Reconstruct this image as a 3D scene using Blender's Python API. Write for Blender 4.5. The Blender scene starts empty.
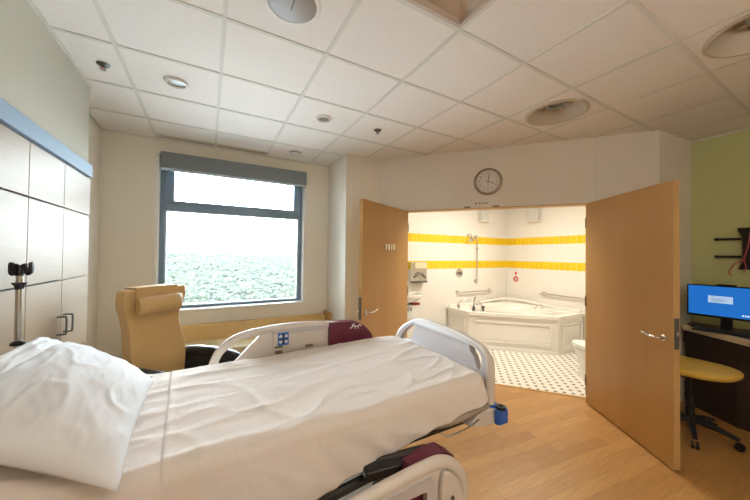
import bpy, bmesh, math, random
from mathutils import Vector, Matrix, noise
from mathutils.geometry import tessellate_polygon
random.seed(7)
PI = math.pi
S = bpy.context.scene
C = S.collection
CEIL = 2.923

# ------------------------------------------------------------------ materials
def mat(name, col, rough=0.5, metal=0.0, spec=0.5, bump=None, var=None, emit=None, coat=0.0):
    m = bpy.data.materials.new(name); m.use_nodes = True
    nt = m.node_tree; b = nt.nodes['Principled BSDF']
    b.inputs['Base Color'].default_value = (*col, 1)
    b.inputs['Roughness'].default_value = rough
    b.inputs['Metallic'].default_value = metal
    b.inputs['Specular IOR Level'].default_value = spec
    b.inputs['Coat Weight'].default_value = coat
    tc = nt.nodes.new('ShaderNodeTexCoord')
    if var:   # (scale, colour2, stretch)
        mp = nt.nodes.new('ShaderNodeMapping'); mp.inputs['Scale'].default_value = var[2]
        n = nt.nodes.new('ShaderNodeTexNoise'); n.inputs['Scale'].default_value = var[0]; n.inputs['Detail'].default_value = 5
        mx = nt.nodes.new('ShaderNodeMix'); mx.data_type = 'RGBA'
        rp = nt.nodes.new('ShaderNodeMapRange'); rp.inputs['From Min'].default_value = .35; rp.inputs['From Max'].default_value = .65
        nt.links.new(tc.outputs['Object'], mp.inputs['Vector']); nt.links.new(mp.outputs[0], n.inputs['Vector'])
        nt.links.new(n.outputs['Fac'], rp.inputs['Value']); nt.links.new(rp.outputs[0], mx.inputs['Factor'])
        mx.inputs['A'].default_value = (*col, 1); mx.inputs['B'].default_value = (*var[1], 1)
        nt.links.new(mx.outputs['Result'], b.inputs['Base Color'])
    if bump:  # (scale, strength, distance)
        n = nt.nodes.new('ShaderNodeTexNoise'); n.inputs['Scale'].default_value = bump[0]; n.inputs['Detail'].default_value = 3
        bp = nt.nodes.new('ShaderNodeBump'); bp.inputs['Strength'].default_value = bump[1]; bp.inputs['Distance'].default_value = bump[2]
        nt.links.new(tc.outputs['Object'], n.inputs['Vector']); nt.links.new(n.outputs['Fac'], bp.inputs['Height'])
        nt.links.new(bp.outputs[0], b.inputs['Normal'])
    if emit:
        b.inputs['Emission Color'].default_value = (*emit[0], 1); b.inputs['Emission Strength'].default_value = emit[1]
    return m

def nodes(m): return m.node_tree.nodes, m.node_tree.links, m.node_tree.nodes['Principled BSDF']

M = {}
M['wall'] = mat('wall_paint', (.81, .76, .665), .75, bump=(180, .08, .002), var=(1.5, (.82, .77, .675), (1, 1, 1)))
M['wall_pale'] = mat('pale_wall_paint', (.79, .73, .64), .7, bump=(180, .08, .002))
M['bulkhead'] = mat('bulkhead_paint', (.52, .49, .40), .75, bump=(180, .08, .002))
M['green'] = mat('green_paint', (.60, .62, .30), .75, bump=(180, .08, .002))
M['tile'] = mat('acoustic_tile', (.86, .81, .75), .9, bump=(350, .2, .002), var=(60, (.83, .78, .72), (1, 1, 1)))
M['tbar'] = mat('ceiling_grid_metal', (.70, .68, .61), .8, spec=.2)
M['white'] = mat('white_paint', (.82, .80, .76), .5, bump=(100, .03, .001))
M['laminate'] = mat('silvery_beige_laminate', (.37, .27, .175), .44, spec=.24, coat=.0, var=(3, (.35, .255, .165), (1, 1, 14)))
M['ledge'] = mat('blue_sheen_ledge', (.27, .38, .50), .6, spec=.3)  # pale laminate; its blue reflection is put into the base colour
M['dark_gap'] = mat('dark_gap', (.06, .05, .045), .8)
M['maple'] = mat('maple_veneer', (.52, .285, .085), .40, coat=.08, var=(2.2, (.455, .24, .066), (1.2, 1.2, .12)), bump=(60, .02, .001))
M['maple_edge'] = mat('maple_edge', (.56, .34, .13), .45)
M['chrome'] = mat('brushed_steel', (.62, .60, .57), .25, 1.0, bump=(300, .03, .0005))
M['steel_dark'] = mat('dull_steel', (.16, .155, .15), .45, 1.0)
M['black'] = mat('black_plastic', (.012, .012, .014), .35, bump=(200, .05, .0005))
M['black_soft'] = mat('black_rubber', (.02, .02, .022), .6)
M['vinyl'] = mat('tan_vinyl', (.64, .425, .185), .42, bump=(220, .12, .001), var=(4, (.61, .40, .17), (1, 1, 1)))
M['bench'] = mat('mustard_vinyl', (.68, .46, .19), .5, bump=(220, .12, .001), var=(4, (.65, .44, .18), (1, 1, 1)))
M['bench_seat'] = mat('glare_pale_tan_vinyl', (.70, .56, .34), .30, bump=(220, .12, .001))  # tan seat vinyl, window glare painted in as a paler base colour
M['seatvinyl'] = mat('yellow_vinyl', (.72, .47, .07), .4, bump=(220, .12, .001))
M['sheet'] = mat('cream_cotton', (.79, .71, .66), .9, spec=.2, bump=(38, .28, .006), var=(2, (.76, .68, .61), (1, 1, 1)))
M['pillow'] = mat('white_cotton', (.84, .85, .88), .9, spec=.2, bump=(30, .2, .005))
M['mattress'] = mat('mattress_cover', (.10, .10, .11), .6)
M['bedplastic'] = mat('taupe_bed_plastic', (.68, .61, .545), .38, bump=(250, .05, .0005))
M['bedpanel'] = mat('pale_footboard_plastic', (.54, .50, .50), .36, bump=(250, .05, .0005))
M['beddark'] = mat('dark_bed_frame', (.05, .045, .04), .45, .3)
M['bedmid'] = mat('taupe_bed_metal', (.38, .32, .26), .4, .3)
M['blue'] = mat('blue_plastic', (.03, .12, .50), .4)
M['bluepad'] = mat('blue_keypad', (.05, .17, .50), .4)
M['purple'] = mat('burgundy_vinyl', (.13, .012, .035), .45, bump=(120, .12, .001))
M['mark'] = mat('white_print', (.82, .82, .85), .6)
M['greyprint'] = mat('grey_print', (.30, .24, .27), .6)
M['brown_slot'] = mat('brown_slot', (.22, .16, .10), .5)
M['shade'] = mat('grey_shade_fabric', (.21, .24, .265), .7, bump=(400, .1, .0005))
M['alu'] = mat('blue_grey_aluminium', (.18, .26, .35), .4, .3)
M['alu_light'] = mat('pale_aluminium', (.45, .55, .62), .35, .5)
M['white_gloss'] = mat('white_gloss', (.84, .83, .80), .25)
M['acrylic'] = mat('white_tub_acrylic', (.87, .84, .78), .18, coat=.4)
M['ceramic'] = mat('white_ceramic', (.84, .82, .78), .12, coat=.4)
M['dark_panel'] = mat('dark_brown_laminate', (.035, .018, .012), .5, var=(3, (.028, .014, .010), (1, 1, 8)))
M['worktop'] = mat('tan_laminate_top', (.74, .64, .45), .5)
M['worktop_face'] = mat('black_laminate_top', (.03, .025, .022), .4)
M['red'] = mat('red_plastic', (.65, .02, .02), .4)
M['darkred'] = mat('dark_red_plastic', (.22, .02, .015), .5)
M['pinkcord'] = mat('pink_cord', (.55, .10, .13), .5)
M['grille'] = mat('grey_grille', (.29, .25, .21), .55, bump=(600, .2, .0005))
M['reflector'] = mat('lamp_reflector', (.60, .53, .43), .45, .15)
M['lampglass'] = mat('lamp_glass', (.36, .38, .34), .15, .2)
M['clockrim'] = mat('brown_clock_rim', (.34, .27, .19), .35, .3)
M['clockface'] = mat('clock_face', (.72, .68, .62), .5)
M['ink'] = mat('black_ink', (.02, .018, .016), .5)
M['screen'] = mat('blue_screen', (.01, .05, .2), .2, emit=((.012, .14, .50), .8))
M['dialog'] = mat('pale_dialog', (.3, .4, .5), .2, emit=((.35, .50, .72), .8))
M['screen_text'] = mat('screen_white_text', (.5, .5, .5), .2, emit=((.6, .75, .95), .8))
M['sconce'] = mat('frosted_sconce', (.62, .60, .56), .5, emit=((1, .93, .80), .03))
M['diffuser'] = mat('white_diffuser', (.8, .76, .7), .4, emit=((1, .90, .74), .10))
M['lit'] = mat('lit_diffuser', (.8, .8, .8), .4, emit=((1, .88, .70), 3.0))
M['roof'] = mat('pale_bounce_roof', (.78, .79, .80), .8)  # surface of the added daylight bouncer
M['bark'] = mat('exterior_concrete', (.5, .5, .5), .8)

# wood floor: strips laid 7 degrees off the room axis
def floor_mat():
    m = mat('maple_strip_floor', (.6, .36, .15), .40, coat=.10)
    N, L, b = nodes(m)
    tc = N.new('ShaderNodeTexCoord'); mp = N.new('ShaderNodeMapping'); mp.inputs['Rotation'].default_value = (0, 0, math.radians(6.5))
    br = N.new('ShaderNodeTexBrick'); br.inputs['Scale'].default_value = 1
    br.inputs['Brick Width'].default_value = .78; br.inputs['Row Height'].default_value = .098
    br.inputs['Mortar Size'].default_value = .0012; br.inputs['Mortar Smooth'].default_value = .1; br.offset = .37; br.offset_frequency = 2
    br.inputs['Color1'].default_value = (.55, .295, .095, 1); br.inputs['Color2'].default_value = (.44, .22, .066, 1); br.inputs['Mortar'].default_value = (.32, .155, .05, 1)
    mp2 = N.new('ShaderNodeMapping'); mp2.inputs['Rotation'].default_value = (0, 0, math.radians(6.5)); mp2.inputs['Scale'].default_value = (1.3, 14, 1)
    n = N.new('ShaderNodeTexNoise'); n.inputs['Scale'].default_value = 4; n.inputs['Detail'].default_value = 6
    mx = N.new('ShaderNodeMix'); mx.data_type = 'RGBA'; mx.blend_type = 'MULTIPLY'; mx.inputs['Factor'].default_value = .55
    cr = N.new('ShaderNodeMapRange'); cr.inputs['From Min'].default_value = .3; cr.inputs['From Max'].default_value = .7; cr.inputs['To Min'].default_value = .72; cr.inputs['To Max'].default_value = 1.1
    L.new(tc.outputs['Object'], mp.inputs['Vector']); L.new(mp.outputs[0], br.inputs['Vector'])
    L.new(tc.outputs['Object'], mp2.inputs['Vector']); L.new(mp2.outputs[0], n.inputs['Vector']); L.new(n.outputs['Fac'], cr.inputs['Value'])
    L.new(br.outputs['Color'], mx.inputs['A']); L.new(cr.outputs[0], mx.inputs['B']); L.new(mx.outputs['Result'], b.inputs['Base Color'])
    return m
M['floor'] = floor_mat()

# bathroom wall tile with the two yellow bands (real tile bands at fixed heights)
def bath_wall_mat(axis):
    m = mat('bath_wall_tile_' + axis, (.8, .78, .72), .16, coat=.3)
    N, L, b = nodes(m)
    g = N.new('ShaderNodeNewGeometry'); sp = N.new('ShaderNodeSeparateXYZ'); L.new(g.outputs['Position'], sp.inputs[0])
    cb = N.new('ShaderNodeCombineXYZ'); L.new(sp.outputs[axis.upper()], cb.inputs['X']); L.new(sp.outputs['Z'], cb.inputs['Y'])
    def brick(w, h, c1, c2, mo, off, ms):
        br = N.new('ShaderNodeTexBrick'); br.inputs['Scale'].default_value = 1; br.inputs['Brick Width'].default_value = w; br.inputs['Row Height'].default_value = h
        br.inputs['Mortar Size'].default_value = ms; br.inputs['Mortar Smooth'].default_value = .2; br.offset = off
        br.inputs['Color1'].default_value = (*c1, 1); br.inputs['Color2'].default_value = (*c2, 1); br.inputs['Mortar'].default_value = (*mo, 1)
        L.new(cb.outputs[0], br.inputs['Vector']); return br
    wh = brick(.108, .108, (.82, .79, .73), (.81, .78, .72), (.76, .73, .67), 0, .002)
    ye = brick(.098, 5.0, (.86, .58, .010), (.80, .52, .010), (.86, .70, .22), 0, .0035)
    def band(z0, z1):
        a = N.new('ShaderNodeMath'); a.operation = 'GREATER_THAN'; a.inputs[1].default_value = z0; L.new(sp.outputs['Z'], a.inputs[0])
        c = N.new('ShaderNodeMath'); c.operation = 'LESS_THAN'; c.inputs[1].default_value = z1; L.new(sp.outputs['Z'], c.inputs[0])
        d = N.new('ShaderNodeMath'); d.operation = 'MULTIPLY'; L.new(a.outputs[0], d.inputs[0]); L.new(c.outputs[0], d.inputs[1]); return d
    b1 = band(1.815, 1.962); b2 = band(1.328, 1.476)
    ad = N.new('ShaderNodeMath'); ad.operation = 'ADD'; L.new(b1.outputs[0], ad.inputs[0]); L.new(b2.outputs[0], ad.inputs[1])
    mx = N.new('ShaderNodeMix'); mx.data_type = 'RGBA'; L.new(ad.outputs[0], mx.inputs['Factor'])
    L.new(wh.outputs['Color'], mx.inputs['A']); L.new(ye.outputs['Color'], mx.inputs['B']); L.new(mx.outputs['Result'], b.inputs['Base Color'])
    return m
M['bathx'] = bath_wall_mat('x'); M['bathy'] = bath_wall_mat('y')

def bath_floor_mat():
    m = mat('mosaic_floor', (.8, .77, .7), .35)
    N, L, b = nodes(m)
    tc = N.new('ShaderNodeTexCoord'); mp = N.new('ShaderNodeMapping'); mp.inputs['Rotation'].default_value = (0, 0, math.radians(0)); mp.inputs['Scale'].default_value = (1 / .13,) * 3
    L.new(tc.outputs['Object'], mp.inputs['Vector']); sp = N.new('ShaderNodeSeparateXYZ'); L.new(mp.outputs[0], sp.inputs[0])
    def mth(op, a, b_=None):
        x = N.new('ShaderNodeMath'); x.operation = op
        for i, v in enumerate((a, b_)):
            if v is None: continue
            if isinstance(v, (int, float)): x.inputs[i].default_value = v
            else: L.new(v, x.inputs[i])
        return x.outputs[0]
    def dist(ox, oy):
        fx = mth('SUBTRACT', mth('FRACT', mth('ADD', sp.outputs['X'], ox)), .5); fy = mth('SUBTRACT', mth('FRACT', mth('ADD', sp.outputs['Y'], oy)), .5)
        return mth('ADD', mth('ABSOLUTE', fx), mth('ABSOLUTE', fy))
    d = mth('MINIMUM', dist(0, 0), dist(.5, .5))
    dot = mth('LESS_THAN', d, .19)
    mx = N.new('ShaderNodeMix'); mx.data_type = 'RGBA'; L.new(dot, mx.inputs['Factor'])
    mx.inputs['A'].default_value = (.80, .76, .68, 1); mx.inputs['B'].default_value = (.06, .055, .045, 1)
    L.new(mx.outputs['Result'], b.inputs['Base Color'])
    return m
M['bathfloor'] = bath_floor_mat()

def glass_mat():
    m = bpy.data.materials.new('window_glass'); m.use_nodes = True
    N = m.node_tree.nodes; L = m.node_tree.links; N.clear()
    o = N.new('ShaderNodeOutputMaterial'); t = N.new('ShaderNodeBsdfTransparent'); g = N.new('ShaderNodeBsdfGlossy'); g.inputs['Roughness'].default_value = .02
    t.inputs['Color'].default_value = (.95, .98, .98, 1)
    f = N.new('ShaderNodeFresnel'); f.inputs['IOR'].default_value = 1.45; x = N.new('ShaderNodeMixShader')
    L.new(f.outputs[0], x.inputs[0]); L.new(t.outputs[0], x.inputs[1]); L.new(g.outputs[0], x.inputs[2]); L.new(x.outputs[0], o.inputs[0])
    return m
M['glass'] = glass_mat()
M['forest'] = mat('tree_canopy', (.017, .023, .018), .9, bump=(1.2, .9, 1.0), var=(.35, (.034, .038, .021), (1, 1, 1)))
M['forest_floor'] = mat('forest_ground', (.03, .045, .04), .9, var=(.05, (.04, .055, .045), (1, 1, 1)))

# ------------------------------------------------------------------ helpers
def tag(o, label, cat=None, group=None, kind=None):
    o['label'] = label
    if cat: o['category'] = cat
    if group: o['group'] = group
    if kind: o['kind'] = kind
    return o
def thing(name, label, cat, loc=(0, 0, 0), rotz=0, group=None):
    o = bpy.data.objects.new(name, None); C.objects.link(o); o.location = loc; o.rotation_euler = (0, 0, rotz)
    o.empty_display_size = .1
    return tag(o, label, cat, group)
def obj(name, bm, m, parent=None, smooth=True, bevel=0, seg=2, w=False, ang=35):
    """one mesh object; w=True means the bmesh is in world coordinates and is brought into the parent's frame"""
    if w and parent is not None:
        r = parent
        while r.parent: r = r.parent
        mw = Matrix.Translation(r.location) @ Matrix.Rotation(r.rotation_euler[2], 4, 'Z')
        bm.transform(mw.inverted())
    bmesh.ops.recalc_face_normals(bm, faces=bm.faces[:])
    me = bpy.data.meshes.new(name); bm.to_mesh(me); bm.free()
    ms = m if isinstance(m, (list, tuple)) else [m]
    for k in ms: me.materials.append(k)
    o = bpy.data.objects.new(name, me); C.objects.link(o)
    if parent is not None: o.parent = parent
    if smooth:
        me.shade_smooth(); me.set_sharp_from_angle(angle=math.radians(ang))
    if bevel:
        b = o.modifiers.new('bevel', 'BEVEL'); b.width = bevel; b.segments = seg; b.limit_method = 'ANGLE'; b.angle_limit = math.radians(40); b.harden_normals = True
    return o
def solo(name, bm, m, label, cat, loc=None, group=None, **k):
    """a thing that is a single mesh, its origin moved to its own base"""
    xs = [v.co.copy() for v in bm.verts]
    c = Vector(((min(v.x for v in xs) + max(v.x for v in xs)) / 2, (min(v.y for v in xs) + max(v.y for v in xs)) / 2, min(v.z for v in xs)))
    if loc: c = Vector(loc)
    bm.transform(Matrix.Translation(-c))
    o = obj(name, bm, m, None, **k); o.location = c
    return tag(o, label, cat, group)
def struct(name, bm, m, label, **k):
    o = obj(name, bm, m, None, **k); o['kind'] = 'structure'; o['label'] = label
    return o
B = bmesh.new
def box(bm, x0, x1, y0, y1, z0, z1, mi=0):
    v = [bm.verts.new((x, y, z)) for x in (x0, x1) for y in (y0, y1) for z in (z0, z1)]
    for f in ((0, 1, 3, 2), (4, 6, 7, 5), (0, 4, 5, 1), (2, 3, 7, 6), (0, 2, 6, 4), (1, 5, 7, 3)):
        q = bm.faces.new([v[i] for i in f]); q.material_index = mi
    return bm
def obox(bm, c, size, ax=None, rz=0):
    R = Matrix.Rotation(rz, 3, 'Z') if ax is None else ax
    v = [bm.verts.new(Vector(c) + R @ Vector((sx * size[0] / 2, sy * size[1] / 2, sz * size[2] / 2))) for sx in (-1, 1) for sy in (-1, 1) for sz in (-1, 1)]
    for f in ((0, 1, 3, 2), (4, 6, 7, 5), (0, 4, 5, 1), (2, 3, 7, 6), (0, 2, 6, 4), (1, 5, 7, 3)): bm.faces.new([v[i] for i in f])
    return bm
def frame_of(d):
    d = Vector(d).normalized(); a = Vector((0, 0, 1)) if abs(d.z) < .9 else Vector((1, 0, 0))
    u = d.cross(a).normalized(); return u, d.cross(u).normalized()
def tube(bm, pts, r, seg=12, flat=1.0, caps=True):
    pts = [Vector(p) for p in pts]; rs = r if isinstance(r, (list, tuple)) else [r] * len(pts)
    rings = []; u = None
    for i, p in enumerate(pts):
        d = (pts[min(i + 1, len(pts) - 1)] - pts[max(i - 1, 0)]).normalized()
        if u is None: u, v = frame_of(d)
        else:
            u = (u - d * u.dot(d)).normalized(); v = d.cross(u)
        rings.append([bm.verts.new(p + (u * math.cos(2 * PI * k / seg) + v * math.sin(2 * PI * k / seg) * flat) * rs[i]) for k in range(seg)])
    for a, b in zip(rings, rings[1:]):
        for k in range(seg): bm.faces.new((a[k], a[(k + 1) % seg], b[(k + 1) % seg], b[k]))
    if caps: bm.faces.new(rings[0]); bm.faces.new(rings[-1])
    return bm
def cyl(bm, p0, p1, r0, r1=None, seg=24): return tube(bm, [p0, p1], [r0, r0 if r1 is None else r1], seg)
def lathe(bm, prof, origin, axis=(0, 0, 1), seg=32):
    d = Vector(axis).normalized(); u, v = frame_of(d); o = Vector(origin); rings = []
    for r, h in prof:
        rings.append([bm.verts.new(o + d * h + (u * math.cos(2 * PI * k / seg) + v * math.sin(2 * PI * k / seg)) * max(r, 1e-4)) for k in range(seg)])
    for a, b in zip(rings, rings[1:]):
        for k in range(seg): bm.faces.new((a[k], a[(k + 1) % seg], b[(k + 1) % seg], b[k]))
    if prof[0][0] < .002: bm.faces.new(rings[0])
    if prof[-1][0] < .002: bm.faces.new(rings[-1])
    return bm
def prism(bm, loops, fn, d0, d1):
    """extrude a 2-D polygon (first loop) with holes (others); fn(a, b, d) -> world point"""
    flat = [p for l in loops for p in l]
    tris = tessellate_polygon([[Vector((p[0], p[1], 0)) for p in l] for l in loops])
    va = [bm.verts.new(fn(p[0], p[1], d0)) for p in flat]; vb = [bm.verts.new(fn(p[0], p[1], d1)) for p in flat]
    for t in tris:
        for vs in (va, vb):
            try: bm.faces.new([vs[i] for i in t])
            except ValueError: pass
    k = 0
    for l in loops:
        n = len(l)
        for i in range(n):
            a, b = k + i, k + (i + 1) % n
            bm.faces.new((va[a], va[b], vb[b], vb[a]))
        k += n
    return bm
def rrect(x0, x1, y0, y1, r, n=5):
    out = []
    for cx, cy, a0 in ((x1 - r, y1 - r, 0), (x0 + r, y1 - r, 90), (x0 + r, y0 + r, 180), (x1 - r, y0 + r, 270)):
        for i in range(n + 1):
            a = math.radians(a0 + 90 * i / n); out.append((cx + r * math.cos(a), cy + r * math.sin(a)))
    return out
def smooth_path(pts, n=6):
    pts = [Vector(p) for p in pts]; out = []
    for i in range(len(pts) - 1):
        p0 = pts[max(i - 1, 0)]; p1 = pts[i]; p2 = pts[i + 1]; p3 = pts[min(i + 2, len(pts) - 1)]
        for k in range(n):
            t = k / n
            out.append(.5 * ((2 * p1) + (-p0 + p2) * t + (2 * p0 - 5 * p1 + 4 * p2 - p3) * t * t + (-p0 + 3 * p1 - 3 * p2 + p3) * t ** 3))
    out.append(pts[-1]); return out
def ball(bm, c, r, seg=16, sc=(1, 1, 1)):
    bmesh.ops.create_uvsphere(bm, u_segments=seg, v_segments=seg // 2, radius=r, matrix=Matrix.Translation(c) @ Matrix.Diagonal((*sc, 1))); return bm
def text_mesh(txt, size, depth=.0008):
    cu = bpy.data.curves.new('t', 'FONT'); cu.body = txt; cu.size = size; cu.extrude = depth; cu.align_x = 'CENTER'; cu.align_y = 'CENTER'
    o = bpy.data.objects.new('t', cu); C.objects.link(o)
    dg = bpy.context.evaluated_depsgraph_get(); me = bpy.data.meshes.new_from_object(o.evaluated_get(dg))
    bm = B(); bm.from_mesh(me); bpy.data.objects.remove(o); bpy.data.curves.remove(cu); bpy.data.meshes.remove(me)
    return bm
def merge(dst, src, mtx):
    src.transform(mtx); me = bpy.data.meshes.new('tmp'); src.to_mesh(me); src.free(); dst.from_mesh(me); bpy.data.meshes.remove(me); return dst
XY = lambda a, b, d: (a, b, d)
XZ = lambda a, b, d: (a, d, b)
YZ = lambda a, b, d: (d, a, b)

# ------------------------------------------------------------------ room shell
WY = 4.3
# window wall
bm = B(); prism(bm, [[(-1.2, 0), (1.72, 0), (1.72, CEIL), (-1.2, CEIL)], [(-.555, .875), (1.24, .875), (1.24, 2.74), (-.555, 2.74)]], XZ, WY, WY + .24)
struct('wall_window', bm, M['wall'], 'cream painted wall holding the big window', smooth=False)
# closet side wall, upper soffit
struct('wall_left', box(B(), -1.24, -1.04, -2.5, WY, 0, CEIL), M['wall'], 'cream painted wall beside the wardrobes', smooth=False)
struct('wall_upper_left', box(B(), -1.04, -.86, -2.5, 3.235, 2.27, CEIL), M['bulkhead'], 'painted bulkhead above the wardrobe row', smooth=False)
# pier right of window
pier = struct('wall_pier', box(B(), 1.585, 2.15, 3.63, WY, 0, CEIL), M['wall_pale'], 'cream pier between window and open double doors', smooth=False)
obj('joint_strip', box(B(), 1.66, 1.666, 3.627, 3.63, 0, CEIL), M['wall'], pier, smooth=False)
# diagonal wall with opening
nx, ny = .766, .643
dx, dy = .643, -.766
D0 = Vector((2.123, 3.63, 0))
def diag(s, z, d): return (D0.x + dx * s + nx * d, D0.y + dy * s + ny * d, z)
def sdiag(x, y): return (x - D0.x) * dx + (y - D0.y) * dy
LJ, RJ = sdiag(2.335, 3.378), sdiag(3.725, 1.721)
SE = sdiag(4.116, 1.255)
HZ = 2.185
bm = B(); prism(bm, [[(0, 0), (LJ, 0), (LJ, HZ), (RJ, HZ), (RJ, 0), (SE, 0), (SE, CEIL), (0, CEIL)]], diag, 0, .13)
wd = struct('wall_diagonal', bm, M['wall_pale'], 'angled cream wall over the double doorway to the bathroom', smooth=False)
obj('joint_strip', prism(B(), [[(sdiag(3.752, 1.688), HZ), (sdiag(3.752, 1.688) + .005, HZ), (sdiag(3.752, 1.688) + .005, CEIL), (sdiag(3.752, 1.688), CEIL)]], diag, -.003, .0), M['tbar'], wd, smooth=False)
obj('joint_strip', prism(B(), [[(.17, HZ), (.175, HZ), (.175, CEIL), (.17, CEIL)]], diag, -.003, .0), M['wall'], wd, smooth=False)
# door casing lining the opening
bm = B()
for s0, s1, z0, z1 in ((LJ, LJ + .012, 0, HZ), (RJ - .012, RJ, 0, HZ), (LJ, RJ, HZ - .012, HZ)):
    prism(bm, [[(s0, z0), (s1, z0), (s1, z1), (s0, z1)]], diag, -.006, .136)
struct('trim_1', bm, M['maple_edge'], 'thin maple lining of the double doorway', smooth=False)
# hardware on the header
t = thing('door_coordinator', 'slim grey strip with dark end brackets at header under the clock', 'door hardware', diag(sdiag(3.0, 2.59), HZ - .03, 0))
sc_ = sdiag(2.985, 2.602)
obj('plate', prism(B(), [rrect(sc_ - .12, sc_ + .12, HZ + .03, HZ + .075, .01)], diag, -.012, 0), M['wall_pale'], t, w=True, bevel=.002)
bm = B()
for k in range(4): prism(bm, [rrect(sc_ - .075 + k * .042, sc_ - .052 + k * .042, HZ + .045, HZ + .06, .004)], diag, -.015, -.012)
obj('printed_mark', bm, M['steel_dark'], t, w=True)
for s_ in (-.17, .17):
    obj('bracket', prism(B(), [rrect(sc_ + s_ - .04, sc_ + s_ + .04, HZ + .0, HZ + .016, .004)], diag, -.03, 0), M['brown_slot'], t, w=True, bevel=.002)
# return wall and green wall, back walls
struct('wall_return', prism(B(), [[(4.116, 1.255), (4.825, 1.195), (4.95, 1.195), (4.95, 1.275), (4.116, 1.275)]], XY, 0, CEIL), M['wall_pale'], 'short cream wall between the doorway and the green wall', smooth=False)
struct('wall_right', box(B(), 4.825, 4.95, -2.5, 1.20, 0, CEIL), M['green'], 'olive green painted wall behind the monitor', smooth=False)
struct('wall_back', box(B(), -1.2, 4.95, -2.7, -2.5, 0, CEIL), M['wall'], 'cream wall behind the viewer', smooth=False)
struct('floor', prism(B(), [[(-1.2, -2.6), (4.9, -2.6), (4.9, 1.25), (4.10, 1.274), (3.705, 1.745), (2.362, 3.345), (2.13, 3.65), (2.13, 4.4), (-1.2, 4.4)]], XY, -.1, 0), M['floor'], 'warm maple strip floor of the patient room', smooth=False)
# baseboards
struct('baseboard_window', box(B(), -1.04, 1.585, WY - .012, WY, 0, .1), M['dark_panel'], 'dark vinyl baseboard under the window', smooth=False)
struct('baseboard_right', box(B(), 4.813, 4.825, -2.5, 1.20, 0, .1), M['dark_panel'], 'dark vinyl baseboard along the green wall', smooth=False)

# ceiling: tiles with openings, and grid
gx = [-.552 + .6125 * i for i in range(-2, 11)]
gy = [3.11 - .607 * j for j in range(-2, 11)]
troffer_cell = (3 - 1 + 2, 4)   # computed below by position
DL = [(2.816, 1.59), (2.816, .377)]
bm = B()
def tri_ring(bm, x0, x1, y0, y1, cx, cy, r, n=40):
    outer = [(x0, y0), (x1, y0), (x1, y1), (x0, y1)]
    inner = [(cx + r * math.cos(2 * PI * k / n), cy + r * math.sin(2 * PI * k / n)) for k in range(n)]
    flat = outer + inner
    vs = [bm.verts.new((p[0], p[1], CEIL)) for p in flat]
    for t in tessellate_polygon([[Vector((p[0], p[1], 0)) for p in outer], [Vector((p[0], p[1], 0)) for p in inner]]):
        bm.faces.new([vs[i] for i in t])
for i in range(len(gx) - 1):
    for j in range(len(gy) - 1):
        x0, x1, y0, y1 = gx[i], gx[i + 1], gy[j + 1], gy[j]
        cx, cy = (x0 + x1) / 2, (y0 + y1) / 2
        if abs(cx - .98) < .1 and abs(cy - .985) < .1: continue
        hit = [d for d in DL if abs(d[0] - cx) < .1 and abs(d[1] - cy) < .1]
        if hit: tri_ring(bm, x0, x1, y0, y1, cx, cy, .238)
        else:
            vs = [bm.verts.new(p) for p in ((x0, y0, CEIL), (x1, y0, CEIL), (x1, y1, CEIL), (x0, y1, CEIL))]; bm.faces.new(vs)
box(bm, -1.8, 5.6, -3, 5, CEIL + .32, CEIL + .34)
ce = struct('ceiling', bm, M['tile'], 'suspended ceiling of off-white acoustic tiles', smooth=False)
bm = B()
for x in gx: box(bm, x - .0125, x + .0125, -2.5, 4.3, CEIL - .004, CEIL + .001)
for y in gy:
    if y < 4.25 and y > -2.5: box(bm, -1.04, 4.81, y - .0125, y + .0125, CEIL - .0046, CEIL + .0006)
# clip grid against the outside of the room: bathroom side is hidden by its own lower ceiling
obj('ceiling_grid', bm, M['tbar'], ce, smooth=False)
bm = B()
box(bm, -1.04, 1.585, 4.285, 4.3, CEIL - .02, CEIL); box(bm, -1.04, -1.025, 3.235, 4.3, CEIL - .02, CEIL); box(bm, -.86, -.845, -2.5, 3.235, CEIL - .02, CEIL); box(bm, 4.81, 4.825, -2.5, 1.20, CEIL - .02, CEIL)
obj('wall_angle', bm, M['tbar'], ce, smooth=False)

# ------------------------------------------------------------------ window
wf = B()
GY = WY + .12
prism(wf, [[(-.52, .885), (1.215, .885), (1.215, 2.74), (-.52, 2.74)], [(-.465, .912), (1.165, .912), (1.165, 2.70), (-.465, 2.70)]], XZ, GY, GY + .07)
box(wf, -.467, 1.167, GY - .01, GY + .07, 2.095, 2.175)
win = struct('window_1', wf, M['alu'], 'large fixed window with a shorter sash above, overlooking trees', smooth=False, bevel=.004)
bm = B(); prism(bm, [[(-.467, 2.173), (1.167, 2.173), (1.167, 2.702), (-.467, 2.702)], [(-.375, 2.215), (1.09, 2.215), (1.09, 2.67), (-.375, 2.67)]], XZ, GY - .02, GY + .05)
obj('upper_sash', bm, M['alu'], win, smooth=False, bevel=.004)
bm = B(); prism(bm, [[(-.465, .912), (1.165, .912), (1.165, 2.095), (-.465, 2.095)], [(-.447, .926), (1.148, .926), (1.148, 2.08), (-.447, 2.08)]], XZ, GY - .004, GY + .05)
obj('glazing_bead', bm, M['alu_light'], win, smooth=False)
obj('window_glass', box(B(), -.447, 1.148, GY + .03, GY + .036, .926, 2.08), M['glass'], win, smooth=False)
obj('window_glass', box(B(), -.375, 1.09, GY + .02, GY + .026, 2.215, 2.67), M['glass'], win, smooth=False)
for lx in (.0, .75): obj('latch', prism(B(), [rrect(lx - .05, lx + .05, 2.12, 2.15, .01)], XZ, GY - .035, GY - .01), M['alu'], win, bevel=.003)
bm = B(); box(bm, -.565, 1.25, WY - .025, GY + .06, .862, .885)
box(bm, -.555, -.52, WY + .004, GY + .07, .885, 2.74); box(bm, 1.215, 1.24, WY + .004, GY + .07, .885, 2.74)
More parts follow.
